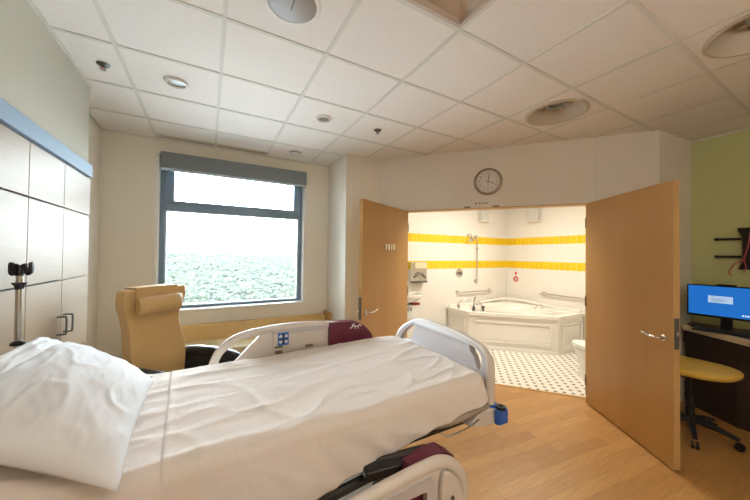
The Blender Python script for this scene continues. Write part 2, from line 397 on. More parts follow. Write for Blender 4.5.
obj('window_sill', bm, M['white'], win, smooth=False, bevel=.003)
t = thing('roller_shade', 'grey roller shade valance rolled up above the window', 'window shade', (.36, WY, 2.56))
obj('valance', box(B(), -.505, 1.235, WY - .05, WY + .07, 2.575, 2.765), M['shade'], t, w=True, bevel=.006)
obj('hem_bar', box(B(), -.50, 1.23, WY - .045, WY - .01, 2.545, 2.575), M['alu_light'], t, w=True, bevel=.004)

# ------------------------------------------------------------------ outside
bm = B()
def gz(x, y):
    t = max(0, min(1, (y - 120) / 900)); return -27 + 20 * t ** 1.15 + 3.0 * noise.noise(Vector((x * .006, y * .006, 0))) * (.4 + t)
ys = [40 * 1.085 ** k for k in range(46)]
grid = []
for y in ys:
    grid.append([bm.verts.new(((k / 50 * 2 - 1) * (y * 1.3 + 30), y, gz((k / 50 * 2 - 1) * (y * 1.3 + 30), y) - 5)) for k in range(51)])
for a, b in zip(grid, grid[1:]):
    for k in range(50): bm.faces.new((a[k], a[k + 1], b[k + 1], b[k]))
fo = obj('hillside', bm, M['forest_floor']); tag(fo, 'hazy wooded hillside ground far beyond the window', kind='structure')
bm = B()
ico = B(); bmesh.ops.create_icosphere(ico, subdivisions=2, radius=1); ive = [v.co.copy() for v in ico.verts]; ifa = [[v.index for v in f.verts] for f in ico.faces]; ico.free()
ico = B(); bmesh.ops.create_icosphere(ico, subdivisions=1, radius=1); ive1 = [v.co.copy() for v in ico.verts]; ifa1 = [[v.index for v in f.verts] for f in ico.faces]; ico.free()
y = 95.0
while y < 1150:
    r = 1.35 + y * .0026
    x = -y * .42 - 5
    while x < y * .62 + 5:
        px, py = x + random.uniform(-.6, .6) * r, y + random.uniform(-.6, .6) * r
        rr = r * random.uniform(.7, 1.5); c = Vector((px, py, gz(px, py) - rr * .25 + random.uniform(-.5, .5) * rr * 1.3 + 2.2 * noise.noise(Vector((px * .05, py * .03, 4))))); ph = random.random() * 50
        vs = [bm.verts.new(c + Vector((q.x, q.y, q.z * 1.05)) * rr * (1 + .8 * noise.noise(q * 2.6 + Vector((ph, 0, 0))))) for q in (ive if y < 210 else ive1)]
        for f in (ifa if y < 210 else ifa1): bm.faces.new([vs[i] for i in f])
        x += r * 1.5
    y += r * 1.35
fc = obj('forest_canopy', bm, M['forest'], ang=180); tag(fc, 'pale hazy green treetops covering the hills outside the window', 'trees', kind='stuff')

struct('bounce_roof', box(B(), -14, 18, WY + .3, 26, -4.3, -4.0), M['roof'], 'pale flat roof added below the window, out of view, to bounce daylight inside', smooth=False)  # unseen, added to bounce daylight up to the ceiling

# ------------------------------------------------------------------ wardrobes (headwall)
FX = -.845
seams = [3.245, 2.75, 2.30, 1.84, 1.38, .92, .46, 0]
names = ['nearest the window', 'second from the window', 'third from the window, behind the IV pole', 'fourth from the window, beside the bed head', 'fifth from the window', 'sixth from the window', 'seventh from the window']
rows = [(.0, .855), (.86, 1.385), (1.39, 1.865), (1.87, 2.168)]
for i, (a, b) in enumerate(zip(seams[1:], seams[:-1])):
    t = thing('wardrobe_cabinet', 'tall beige laminate wardrobe cabinet ' + names[i], 'cabinet', ((FX - 1.04) / 2, (a + b) / 2, 0), 0, 'wardrobe cabinets along the left wall')
    obj('carcass', box(B(), -1.038, FX - .018, a + .001, b - .001, 0, 2.168), [M['dark_gap'], M['laminate']][1 if i == 0 else 0], t, w=True, smooth=False)
    for k, (z0, z1) in enumerate(rows):
        p = obj('door' if k in (0, 1) else 'panel', box(B(), FX - .018, FX, a + .003, b - .003, z0 + .003, z1 - .002), M['laminate'], t, w=True, bevel=.0012)
        if k == 1:
            hy = a + .04 if i % 2 == 0 else b - .06
            bm = B(); tube(bm, smooth_path([(FX, hy, 1.035), (FX + .036, hy, 1.036), (FX + .045, hy, 1.046), (FX + .045, hy, 1.14), (FX + .036, hy, 1.149), (FX, hy, 1.15)], 4), .0055, 10)
            obj('handle', bm, M['steel_dark'], p, w=True)
solo('wall_ledge', box(B(), -1.03, -.823, -2.45, 3.2, 2.172, 2.268), M['ledge'], 'long pale light ledge with painted blue sheen capping the wardrobe row', 'ledge', bevel=.003)

# ------------------------------------------------------------------ doors
def door(name, hinge, tip, side, label):
    h = Vector((*hinge, 0)); tp = Vector((*tip, 0)); d = (tp - h); L_ = d.length; a = math.atan2(d.y, d.x)
    bm = B(); box(bm, 0, L_, -.0225, .0225, .012, 2.165)
    o = obj(name, bm, M['maple'], None, smooth=False, bevel=.0015); o.location = h; o.rotation_euler = (0, 0, a)
    o['kind'] = 'structure'; o['label'] = label
    bm = B(); box(bm, L_ - .0005, L_ + .001, -.022, .022, .013, 2.164); obj('edge_band', bm, M['maple_edge'], o, smooth=False)
    bm = B(); box(bm, L_ + .0005, L_ + .003, -.017, .017, .90, 1.13); lp = obj('latch_plate', bm, M['steel_dark'], o, smooth=False)
    bm = B(); box(bm, L_ + .002, L_ + .010, -.007, .007, 1.0, 1.03); obj('latch_bolt', bm, M['chrome'], lp, smooth=False)
    for sd in (-1, 1):
        bm = B(); zc = .965; xc = L_ - .075
        lathe(bm, [(.0, .0), (.027, .0), (.027, .005), (.022, .010), (.0, .010)], (xc, sd * .0225, zc), (0, sd, 0), 24)
        ro = obj('handle_rose', bm, M['chrome'], o)
        bm = B(); y1 = sd * .075
        tube(bm, smooth_path([(xc, sd * .03, zc), (xc, y1 - sd * .012, zc), (xc - .015, y1, zc), (xc - .06, y1, zc - .002), (xc - .105, y1 + sd * .002, zc + .008), (xc - .135, y1 + sd * .002, zc + .014)], 5), [.0125] * 26, 12, .85)
        obj('door_handle', bm, M['chrome'], ro)
    for hz in (.25, 1.1, 1.95):
        bm = B(); cyl(bm, (0, side * .028, hz - .055), (0, side * .028, hz + .055), .0045, seg=12); obj('hinge', bm, M['steel_dark'], o)
    return o
dl = door('door_1', (2.34, 3.30), (1.395, 2.79), 1, 'left open maple door leaf beside the pier')
dr = door('door_2', (3.612, 1.69), (3.049, .836), -1, 'right open maple door leaf in front of the desk')
# small chrome hook rail on the left door
t = thing('door_hook', 'small chrome plaque with four rounded knobs on the left maple door', 'hook rail', (1.89, 3.035, 1.67), math.atan2(.51, .945))
obj('plate', prism(B(), [rrect(-.13, .13, -.03, .03, .02)], XZ, -.0, .004), M['chrome'], t).location = (0, 0, 0)
for k in range(4):
    bm = B(); lathe(bm, [(.0, 0), (.010, 0), (.010, .015), (.021, .018), (.021, .024), (.0, .026)], (-.095 + k * .063, 0, 0), (0, -1, 0), 20)
    bmesh.ops.scale(bm, vec=(1, 1, 1.9), verts=bm.verts[:]); obj('knob', bm, M['chrome'], t)

# ------------------------------------------------------------------ bathroom
BX, BY = 5.68, 4.243
BC = 2.78
struct('wall_bathroom_back', box(B(), 2.15, BX + .1, BY, BY + .056, 0, BC), M['bathx'], 'white tiled bathroom wall with two yellow bands, behind the tub', smooth=False)
struct('wall_bathroom_right', box(B(), BX, BX + .1, 1.274, BY, 0, BC), M['bathy'], 'white tiled bathroom wall with two yellow bands and a long grab bar', smooth=False)
struct('wall_bathroom_left', box(B(), 2.15, 2.2, 3.72, BY, 0, BC), M['bathy'], 'white tiled short bathroom wall', smooth=False)
struct('wall_bathroom_front', box(B(), 4.2, BX, 1.276, 1.34, 0, BC), M['bathx'], 'white tiled bathroom wall behind the toilet', smooth=False)
fl = B(); prism(fl, [[(2.15, 3.65), (2.372, 3.352), (3.715, 1.752), (4.12, 1.30), (BX, 1.30), (BX, BY), (2.15, BY)]], XY, -.1, .002)
struct('floor_bathroom', fl, M['bathfloor'], 'white mosaic bathroom floor with small black dots', smooth=False)
bc = B(); prism(bc, [[(2.2, 3.78), (3.85, 1.82), (4.22, 1.36), (BX, 1.36), (BX, BY), (2.2, BY)]], XY, BC, BC + .03)
struct('ceiling_bathroom', bc, M['white'], 'plain white bathroom ceiling', smooth=False)
obj_thr = prism(B(), [[(LJ, 0), (RJ, 0), (RJ, .006), (LJ, .006)]], diag, -.0, .035)
struct('trim_2', obj_thr, M['maple_edge'], 'low threshold strip between wood floor and mosaic floor', smooth=False)

# corner whirlpool tub
t = thing('corner_bathtub', 'large white corner whirlpool bathtub with panelled front', 'bathtub', (4.9, 3.6, 0))
top = [(3.93, BY - .004), (3.90, 3.665), (4.89, 2.695), (BX - .004, 2.695), (BX - .004, BY - .004)]
skirt = [(3.96, BY - .01), (3.93, 3.685), (4.905, 2.725), (BX - .01, 2.725), (BX - .01, BY - .01)]
bc0 = Vector((4.93, 3.62)); inner = []
for k in range(48):
    a = 2 * PI * k / 48
    # lozenge basin following the diagonal front
    ux, uy = .735, -.678; vx, vy = .678, .735
    cu, su = math.cos(a), math.sin(a)
    e = .72
    p = .72 * math.copysign(abs(cu) ** e, cu); q = .40 * math.copysign(abs(su) ** e, su)
    if q > 0: q *= 1.15 * (1 + .25 * (1 - abs(p) / .8))
    inner.append((bc0.x + ux * p + vx * q - .05, bc0.y + uy * p + vy * q - .05))
bm = B(); loops = [top, inner]; flat = top + inner
rim = {}
vt = [bm.verts.new((p[0], p[1], .62)) for p in flat]
for tr in tessellate_polygon([[Vector((p[0], p[1], 0)) for p in l] for l in loops]): bm.faces.new([vt[i] for i in tr])
vb = [bm.verts.new((p[0], p[1], .565)) for p in top]
for i in range(5): bm.faces.new((vt[i], vt[(i + 1) % 5], vb[(i + 1) % 5], vb[i]))
bm.faces.new(vb)
prev = vt[5:]
for sc, z in ((.975, .612), (.95, .58), (.90, .35), (.82, .2), (.5, .17)):
    ring = [bm.verts.new((bc0.x - .05 + (p[0] - bc0.x + .05) * sc, bc0.y - .05 + (p[1] - bc0.y + .05) * sc, z)) for p in inner]
    for k in range(48): bm.faces.new((prev[k], prev[(k + 1) % 48], ring[(k + 1) % 48], ring[k]))
    prev = ring
bm.faces.new(prev)
# bottom face of the rim must not close the basin
obj('tub_shell', bm, M['acrylic'], t, w=True, bevel=.008, seg=3)
# raised back lip
bm = B(); tube(bm, smooth_path([(3.98, BY - .03, .63), (4.6, BY - .035, .635), (5.2, BY - .05, .665), (5.5, BY - .10, .68), (BX - .10, BY - .28, .68), (BX - .05, 3.6, .66), (BX - .03, 3.1, .635), (BX - .03, 2.76, .63)], 6), .028, 10); obj('back_lip', bm, M['acrylic'], t, w=True)
def panel(p, q, name, z0=.06, z1=.53):
    p = Vector((*p, 0)); q = Vector((*q, 0)); d = (q - p); L_ = d.length; d.normalize(); n = Vector((d.y, -d.x, 0))
    if n.dot(Vector((4.9, 3.6, 0)) - p) > 0: n = -n
    f = lambda a, b, e: tuple(p + d * a + n * e + Vector((0, 0, b)))
    bm = B(); prism(bm, [[(0, .02), (L_, .02), (L_, .566), (0, .566)]], f, -.03, 0)
    prism(bm, [[(0, .0), (L_, .0), (L_, .05), (0, .05)]], f, -.03, .012)
    o = obj(name, bm, M['acrylic'], t, w=True, bevel=.004)
    m_ = min(.09, L_ * .14)
    bm = B(); prism(bm, [rrect(m_, L_ - m_, .13, .48, .015), rrect(m_ + .03, L_ - m_ - .03, .16, .45, .012)], f, 0, .018)
    prism(bm, [rrect(m_ + .05, L_ - m_ - .05, .18, .43, .01)], f, 0, .007)
    obj('panel_moulding', bm, M['acrylic'], o, w=True, bevel=.004)
panel(skirt[0], skirt[1], 'side_panel'); panel(skirt[1], skirt[2], 'front_panel'); panel(skirt[2], skirt[3], 'side_panel')
for (jx, jy, jz) in ((4.72, 4.02, .45), (5.10, 3.52, .50), (5.05, 3.95, .46)):
    pass
# white jets / grips in the basin
for (p0, p1) in (((4.55, 4.06, .60), (4.62, 3.99, .45)), ((5.38, 3.28, .62), (5.28, 3.36, .46))):
    bm = B(); tube(bm, smooth_path([(p0[0], p0[1], .62), (p0[0] - .02, p0[1] - .02, .68), ((p0[0] + p1[0]) / 2, (p0[1] + p1[1]) / 2, .68), (p1[0], p1[1], .60)], 5), .013, 10)
    obj('grip_handle', bm, M['chrome'], t, w=True)
# tub filler set
t = thing('tub_spout', 'curved chrome tub spout on left rim of the corner tub', 'faucet', (3.99, 3.98, .62))
bm = B(); lathe(bm, [(0, 0), (.026, 0), (.026, .06), (.018, .09), (0, .09)], (3.99, 3.98, .62)); obj('base', bm, M['chrome'], t, w=True)
bm = B(); tube(bm, smooth_path([(3.99, 3.98, .70), (4.04, 3.96, .755), (4.12, 3.92, .785), (4.2, 3.88, .775), (4.215, 3.875, .75)], 5), [.014] * 12 + [.012] * 9, 12); obj('spout', bm, M['chrome'], t, w=True)
t = thing('tub_valve_handle', 'short chrome tub tap knob on front rim, right of the handheld spray', 'faucet', (4.19, 3.60, .62))
bm = B(); lathe(bm, [(0, 0), (.022, 0), (.022, .045), (.028, .05), (.028, .085), (0, .09)], (4.19, 3.60, .62)); obj('knob', bm, M['steel_dark'], t, w=True)
t = thing('handheld_spray', 'chrome handheld spray standing upright on front rim of the corner tub', 'faucet', (4.08, 3.71, .62))
bm = B(); lathe(bm, [(0, 0), (.028, 0), (.028, .03), (.02, .05), (.02, .08), (0, .085)], (4.08, 3.71, .62)); obj('base', bm, M['steel_dark'], t, w=True)
bm = B(); tube(bm, [(4.08, 3.71, .70), (4.085, 3.705, .78), (4.10, 3.695, .86)], [.012, .014, .017], 12); obj('spray_head', bm, M['chrome'], t, w=True)

def rail(name, p0, p1, off, label, r=.016, cat='grab bar'):
    p0 = Vector(p0); p1 = Vector(p1); off = Vector(off); d = (p1 - p0).normalized()
    t = thing(name, label, cat, p0)
    bm = B(); tube(bm, smooth_path([p0 - off, p0 - off * .3, p0 + d * .03, p1 - d * .03, p1 - off * .3, p1 - off], 6), r, 12); obj('bar', bm, M['chrome'], t, w=True)
    for p in (p0, p1):
        bm = B(); lathe(bm, [(0, 0), (.04, 0), (.04, .005), (.03, .01), (0, .01)], p - off, off, 20); obj('wall_flange', bm, M['chrome'], t, w=True)
    return t
rail('grab_bar', (4.21, BY - .05, .865), (5.10, BY - .05, .865), (0, -.05, 0), 'short horizontal steel grab bar above the left end of the tub')
rail('grab_bar', (BX - .05, 3.42, .86), (BX - .05, 2.3, .86), (-.05, 0, 0), 'long horizontal steel grab bar on the right bathroom wall above tub')
t = rail('shower_slide_bar', (4.70, BY - .05, 1.95), (4.70, BY - .05, 1.07), (0, -.05, 0), 'vertical chrome shower slide bar on the tiled wall', .011, 'shower bar')
bm = B(); cyl(bm, (4.70, BY - .05, 1.70), (4.70, BY - .05, 1.74), .02); obj('slider', bm, M['chrome'], t, w=True)
t = thing('wall_shower', 'chrome shower head with bent arm beside top of slide bar', 'shower head', (4.5, BY, 1.95))
bm = B(); tube(bm, smooth_path([(4.50, BY, 1.98), (4.50, BY - .06, 2.0), (4.47, BY - .11, 1.97), (4.44, BY - .13, 1.92)], 5), .011, 10); obj('arm', bm, M['chrome'], t, w=True)
bm = B(); lathe(bm, [(0, 0), (.014, 0), (.02, .03), (.05, .06), (.052, .075), (0, .08)], (4.44, BY - .13, 1.94), (-.25, -.35, -.9), 24); obj('head', bm, M['chrome'], t, w=True)
bm = B(); lathe(bm, [(0, 0), (.03, 0), (.03, .006), (0, .008)], (4.50, BY, 1.98), (0, -1, 0), 20); obj('escutcheon', bm, M['chrome'], t, w=True)
t = thing('shower_valve', 'round chrome shower mixing valve low on the tiled wall', 'shower valve', (4.265, BY, 1.24))
bm = B(); lathe(bm, [(0, 0), (.088, 0), (.088, .006), (.075, .014), (0, .016)], (4.265, BY, 1.24), (0, -1, 0), 36); obj('plate', bm, M['chrome'], t, w=True)
bm = B(); lathe(bm, [(0, 0), (.028, 0), (.026, .03), (0, .032)], (4.265, BY - .014, 1.24), (0, -1, 0), 24); tube(bm, [(4.265, BY - .04, 1.24), (4.20, BY - .045, 1.235)], [.011, .008], 10); obj('lever', bm, M['steel_dark'], t, w=True)
# soap / towel dispenser
t = thing('paper_towel_dispenser', 'steel paper towel dispenser with a tan window, above the sink', 'dispenser', (3.2, BY, 1.11))
bm = B(); box(bm, 3.03, 3.385, BY - .10, BY, 1.12, 1.455); obj('body', bm, M['chrome'], t, w=True, bevel=.01)
bm = B(); box(bm, 3.12, 3.38, BY - .108, BY - .099, 1.345, 1.45); obj('window', bm, M['worktop'], t, w=True)
bm = B(); box(bm, 3.06, 3.38, BY - .13, BY - .02, 1.10, 1.125); obj('towel_slot', bm, M['steel_dark'], t, w=True, bevel=.004)
bm = B(); tube(bm, smooth_path([(3.10, BY - .11, 1.19), (3.16, BY - .135, 1.24), (3.22, BY - .14, 1.27), (3.28, BY - .135, 1.24), (3.34, BY - .11, 1.19)], 4), .009, 10); obj('lever', bm, M['steel_dark'], t, w=True)
# sink
t = thing('wall_sink', 'cream wall-hung sink below the paper towel dispenser', 'sink', (2.85, BY, .75))
bm = B(); outl = [(2.52, BY), (3.12, BY)] + [(2.82 + .30 * math.cos(a), BY - .22 - .28 * math.sin(a)) for a in [i * PI / 14 for i in range(15)]]
inn = [(2.82 + .22 * math.cos(a), BY - .24 + .17 * math.sin(a)) for a in [i * 2 * PI / 28 for i in range(28)]]
vt = [bm.verts.new((p[0], p[1], .95)) for p in outl + inn]
for tr in tessellate_polygon([[Vector((*p, 0)) for p in outl], [Vector((*p, 0)) for p in inn]]): bm.faces.new([vt[i] for i in tr])
n0 = len(outl); prev = vt[:n0]
for sc, z in ((1.0, .90), (.85, .84), (.5, .78)):
    ring = [bm.verts.new((2.82 + (p[0] - 2.82) * sc, BY + (p[1] - BY) * sc, z)) for p in outl]
    for k in range(n0): bm.faces.new((prev[k], prev[(k + 1) % n0], ring[(k + 1) % n0], ring[k]))
    prev = ring
bm.faces.new(prev); prev = vt[n0:]
for sc, z in ((.9, .90), (.6, .84)):
    ring = [bm.verts.new((2.82 + (p[0] - 2.82) * sc, BY - .24 + (p[1] - BY + .24) * sc, z)) for p in inn]
    for k in range(28): bm.faces.new((prev[k], prev[(k + 1) % 28], ring[(k + 1) % 28], ring[k]))
    prev = ring
bm.faces.new(prev); obj('basin', bm, M['ceramic'], t, w=True, bevel=.006)
bm = B(); cyl(bm, (2.82, BY - .05, .95), (2.82, BY - .05, 1.03), .014, seg=14); tube(bm, smooth_path([(2.82, BY - .05, 1.02), (2.82, BY - .09, 1.06), (2.82, BY - .16, 1.04), (2.82, BY - .17, 1.02)], 4), .010, 10); obj('faucet', bm, M['chrome'], t, w=True)
bm = B(); tube(bm, smooth_path([(2.82, BY - .18, .78), (2.82, BY - .18, .6), (2.82, BY - .1, .55), (2.82, BY, .55)], 4), .018, 12); obj('drain_pipe', bm, M['chrome'], t, w=True)
# waste bin and sharps box under sink
t = thing('wall_mounted_box', 'white box with a dark red lid, low on the wall beside the sink', 'box', (3.0, BY - .08, .60))
obj('body', box(B(), 2.90, 3.14, BY - .14, BY, .50, .72), M['white_gloss'], t, w=True, bevel=.01)
obj('lid', box(B(), 3.07, 3.20, BY - .15, BY, .72, .76), M['darkred'], t, w=True, bevel=.004)
for k in range(2): obj('printed_mark', prism(B(), [rrect(2.945 + k * .06, 2.965 + k * .06, .63, .69, .006)], XZ, BY - .143, BY - .14), M['steel_dark'], t, w=True)
# pull cord station
t = thing('emergency_pull_station', 'red emergency pull switch with round red ring on the tiled wall by corner', 'emergency switch', (BX, 4.02, 1.08))
def ringm(bm, c, r, w_, ax, seg=28):
    ax = Vector(ax); u, v = frame_of(ax); c = Vector(c)
    tube(bm, [c + (u * math.cos(2 * PI * k / seg) + v * math.sin(2 * PI * k / seg)) * r for k in range(seg + 1)], w_, 8, caps=False); return bm
bm = B(); lathe(bm, [(0, 0), (.042, 0), (.042, .006), (0, .008)], (BX, 4.02, 1.225), (-1, 0, 0), 24); obj('white_plate', bm, M['white_gloss'], t, w=True)
bm = B(); lathe(bm, [(0, 0), (.024, 0), (.02, .014), (0, .016)], (BX - .008, 4.02, 1.225), (-1, 0, 0), 20); obj('red_button', bm, M['red'], t, w=True)
bm = B(); ringm(bm, (BX - .012, 4.02, 1.10), .045, .011, (1, 0, 0)); obj('pull_ring', bm, M['red'], t, w=True)
bm = B(); cyl(bm, (BX - .01, 4.02, 1.14), (BX - .01, 4.02, 1.2), .003, seg=8); obj('pull_cord', bm, M['red'], t, w=True)
# sconces
def sconce(c, rz, label):
    t = thing('wall_sconce', label, 'wall light', (c[0], c[1], 2.27), rz, 'white box sconces high on the bathroom walls')
    obj('shade', box(B(), -.115, .115, -.10, -.004, .03, .38), M['sconce'], t, bevel=.012)
    obj('bottom_lip', box(B(), -.12, .12, -.112, -.0, .0, .028), M['wall'], t, bevel=.005)
sconce((4.885, BY, 0), 0, 'white box sconce high on wall above the shower bar')
sconce((BX, 3.605, 0), -PI / 2, 'white box sconce high on the right bathroom wall')
# toilet
t = thing('toilet', 'white toilet partly hidden behind the right door leaf', 'toilet', (4.56, 1.75, 0))
bm = B()
def oval(cx, cy, a, b, z, n=32, sq=1.0): return [(cx + a * math.cos(2 * PI * k / n), cy + b * math.sin(2 * PI * k / n), z) for k in range(n)]
rings = [oval(4.56, 1.87, .165, .27, .0), oval(4.56, 1.87, .155, .26, .15), oval(4.56, 1.89, .165, .275, .28), oval(4.56, 1.90, .19, .30, .37), oval(4.56, 1.90, .195, .305, .395)]
rv = [[bm.verts.new(p) for p in r] for r in rings]
for a, b in zip(rv, rv[1:]):
    for k in range(32): bm.faces.new((a[k], a[(k + 1) % 32], b[(k + 1) % 32], b[k]))
bm.faces.new(rv[0]); bm.faces.new(rv[-1]); box(bm, 4.45, 4.67, 1.40, 1.70, .0, .395)
obj('bowl', bm, M['ceramic'], t, w=True)
bm = B(); prism(bm, [[p[:2] for p in oval(4.56, 1.90, .205, .32, 0)], [p[:2] for p in oval(4.56, 1.92, .12, .2, 0)]], XY, .40, .42); obj('seat', bm, M['white_gloss'], t, w=True, bevel=.006)
bm = B(); prism(bm, [[p[:2] for p in oval(4.56, 1.90, .20, .315, 0)]], XY, .425, .445); obj('lid', bm, M['white_gloss'], t, w=True, bevel=.006)
obj('tank', box(B(), 4.43, 4.78, 1.345, 1.52, .40, .80), M['ceramic'], t, w=True, bevel=.02)

TOILET = t
TOILET.location = (4.37, 1.76, 0)

# ------------------------------------------------------------------ wall clock
cs = sdiag(3.036, 2.543)
cz = 2.508; cr = .168
t = thing('wall_clock', 'round brown-rimmed wall clock above the double doorway', 'clock', diag(cs, cz, 0))
nrm = Vector((-nx, -ny, 0))
cc = Vector(diag(cs, cz, 0))
bm = B(); lathe(bm, [(cr - .028, .0), (cr, 0), (cr, .02), (cr - .008, .038), (cr - .02, .04), (cr - .028, .03), (cr - .028, .0)], cc, nrm, 56); obj('rim', bm, M['clockrim'], t, w=True)
bm = B(); lathe(bm, [(0, 0.001), (cr - .026, .001), (cr - .026, .016), (0, .016)], cc, nrm, 48); fa = obj('dial', bm, M['clockface'], t, w=True)
Mx = Matrix(((-dx * -1, 0, nrm.x, 0), (-dy * -1, 0, nrm.y, 0), (0, 1, nrm.z, 0), (0, 0, 0, 1)))  # local x = right as seen, y = up, z = out
right = Vector((dx, dy, 0))
def cplace(u, v, w_): return cc + right * u + Vector((0, 0, v)) + nrm * w_
CM = Matrix(((right.x, 0, nrm.x, 0), (right.y, 0, nrm.y, 0), (0, 1, 0, 0), (0, 0, 0, 1)))
bm = B()
for h in range(1, 13):
    a = math.radians(90 - 30 * h); tm = text_mesh(str(h), .034, .0005)
    bm = merge(B(), tm, Matrix.Translation(cplace(.104 * math.cos(a), .104 * math.sin(a), .0175)) @ CM)
    obj('numeral', bm, M['ink'], fa, w=True, smooth=False)
bm = B()
for k in range(60):
    a = math.radians(6 * k); f = lambda u, v, d, a=a: tuple(cplace(u * math.cos(a) - v * math.sin(a), u * math.sin(a) + v * math.cos(a), d))
    l = .008 if k % 5 else .012
    prism(bm, [[(.128 - l + .008, -.0008), (.136, -.0008), (.136, .0008), (.128 - l + .008, .0008)]], f, .016, .0172)
obj('minute_marks', bm, M['ink'], fa, w=True, smooth=False)
def hand(name, deg, L_, wd_, m_, d0, tail=.02):
    a = math.radians(90 - deg); f = lambda u, v, d: tuple(cplace(u * math.cos(a) - v * math.sin(a), u * math.sin(a) + v * math.cos(a), d))
    obj(name, prism(B(), [[(-tail, -wd_ / 2), (L_ * .8, -wd_ / 2), (L_, 0), (L_ * .8, wd_ / 2), (-tail, wd_ / 2)]], f, d0, d0 + .001), m_, t, w=True, smooth=False)
hand('hour_hand', 10, .09, .008, M['ink'], .019); hand('minute_hand', 117, .085, .006, M['ink'], .021); hand('second_hand', 180, .115, .003, M['red'], .023, .03)
bm = B(); lathe(bm, [(0, .017), (.008, .017), (.008, .026), (0, .027)], cc, nrm, 16); obj('hub', bm, M['ink'], t, w=True)

# ------------------------------------------------------------------ window bench
t = thing('window_bench', 'long mustard vinyl window bench with low back under the window', 'bench', (.55, 4.0, 0))
obj('base', box(B(), -.42, 1.52, 3.76, 4.26, 0.0, .40), M['maple'], t, w=True, bevel=.004)
obj('seat_cushion', box(B(), -.42, 1.52, 3.70, 4.20, .405, .515), M['bench_seat'], t, w=True, bevel=.02, seg=4)
bm = B(); prism(bm, [[(4.175, .50), (4.272, .50), (4.272, .70), (4.225, .70), (4.2, .69)]], lambda a, b, d: (d, a, b), -.42, 1.52); obj('back_cushion', bm, M['bench'], t, w=True, bevel=.01, seg=3)
obj('end_panel', box(B(), 1.525, 1.56, 4.02, 4.28, 0, .735), M['maple'], t, w=True, bevel=.004)

# ------------------------------------------------------------------ recliner
RA = math.atan2(-.7, .7)   # faces +x -y
t = thing('recliner_chair', 'tan vinyl high-back recliner with headrest pillow and black arms', 'armchair', (-.205, 3.03, 0), RA)
# local: x forward, y to the sitter's left (towards +x+y), back plane near x = -.25
def back_prof(z):  # x of the back front surface as function of height
    return -.255 + .0 * z if z > 1.15 else -.255 + .035 * ((1.15 - z) / .75) ** 1.3
bm = B(); rows_ = []
nz, ny_ = 26, 12
for i in range(nz + 1):
    z = .40 + (1.275 - .40) * i / nz
    fr = (z - .4) / .875
    half = .245 + .030 * math.sin(min(1, max(0, (fr - .12) / .88)) * PI * 1.0) * 0 + (.012 if fr > .8 else 0) - .02 * math.exp(-((fr - .62) / .12) ** 2) + .02 * math.exp(-((fr - .9) / .12) ** 2)
    xf = back_prof(z) + .03 * math.exp(-((fr - .30) / .2) ** 2) - .025 * math.exp(-((fr - .7) / .15) ** 2)
    loop = []
    for j in range(ny_ + 1):
        v = -1 + 2 * j / ny_; loop.append((xf + .022 * abs(v) ** 3, v * half))     # front, slight wing
    for j in range(ny_ + 1):
        v = 1 - 2 * j / ny_; loop.append((xf - .11 + .02 * abs(v) ** 4, v * half * .98))
    rows_.append([bm.verts.new((p[0], p[1], z + (.0 if i < nz else -.006))) for p in loop])
for a, b in zip(rows_, rows_[1:]):
    n = len(a)
    for k in range(n): bm.faces.new((a[k], a[(k + 1) % n], b[(k + 1) % n], b[k]))
bm.faces.new(rows_[0]); bm.faces.new(rows_[-1])
bk = obj('backrest', bm, M['vinyl'], t, bevel=.018, seg=4, ang=50)
bm = B()
prof = []
for k in range(20):
    a = 2 * PI * k / 20; prof.append((-.205 + .050 * math.cos(a), 1.13 + .078 * math.sin(a)))
rr_ = []
for j in range(15):
    v = -1 + 2 * j / 14; s = (1 - abs(v) ** 8) ** .5 if abs(v) < 1 else .0
    s = max(s, .55)
    rr_.append([bm.verts.new((-.205 + (p[0] + .205) * s, v * .195, 1.13 + (p[1] - 1.13) * (.85 + .15 * s) + .0)) for p in prof])
for a, b in zip(rr_, rr_[1:]):
    for k in range(20): bm.faces.new((a[k], a[(k + 1) % 20], b[(k + 1) % 20], b[k]))
bm.faces.new(rr_[0]); bm.faces.new(rr_[-1]); obj('headrest_pillow', bm, M['vinyl'], t, bevel=.01, seg=3, ang=60)
bm = B(); box(bm, -.246, -.236, -.185, .185, 1.17, 1.283); box(bm, -.37, -.236, -.185, .185, 1.276, 1.284); box(bm, -.372, -.364, -.185, .185, 1.05, 1.284); obj('pillow_strap', bm, M['vinyl'], t, bevel=.003)
obj('seat_cushion', box(B(), -.18, .38, -.25, .25, .34, .48), M['vinyl'], t, bevel=.035, seg=4)
obj('seat_base', box(B(), -.25, .34, -.24, .24, .12, .335), M['vinyl'], t, bevel=.01)
for sy in (-1, 1):
    bm = B(); y_ = sy * .30
    pts = smooth_path([(-.34, y_, .56), (-.26, y_, .615), (-.12, y_, .645), (.10, y_, .65), (.28, y_, .635), (.36, y_, .60), (.385, y_, .54)], 6)
    tube(bm, pts, .05, 14); bmesh.ops.scale(bm, vec=(1, 1, 1), verts=bm.verts[:])
    a_ = obj('armrest', bm, M['black'], t)
    bm = B(); prism(bm, [[(-.25, .14), (.33, .14), (.35, .55), (.28, .61), (-.2, .61), (-.25, .55)]], lambda a, b, d: (a, d, b), sy * .285 - .02, sy * .285 + .02); obj('side_panel', bm, M['vinyl'] if 0 else M['black_soft'], t, bevel=.01)
    for sx in (-.22, .3):
        bm = B(); cyl(bm, (sx, sy * .24, 0), (sx, sy * .24, .06), .03); cyl(bm, (sx, sy * .24, .05), (sx, sy * .24, .14), .012); obj('caster', bm, M['black_soft'], t)

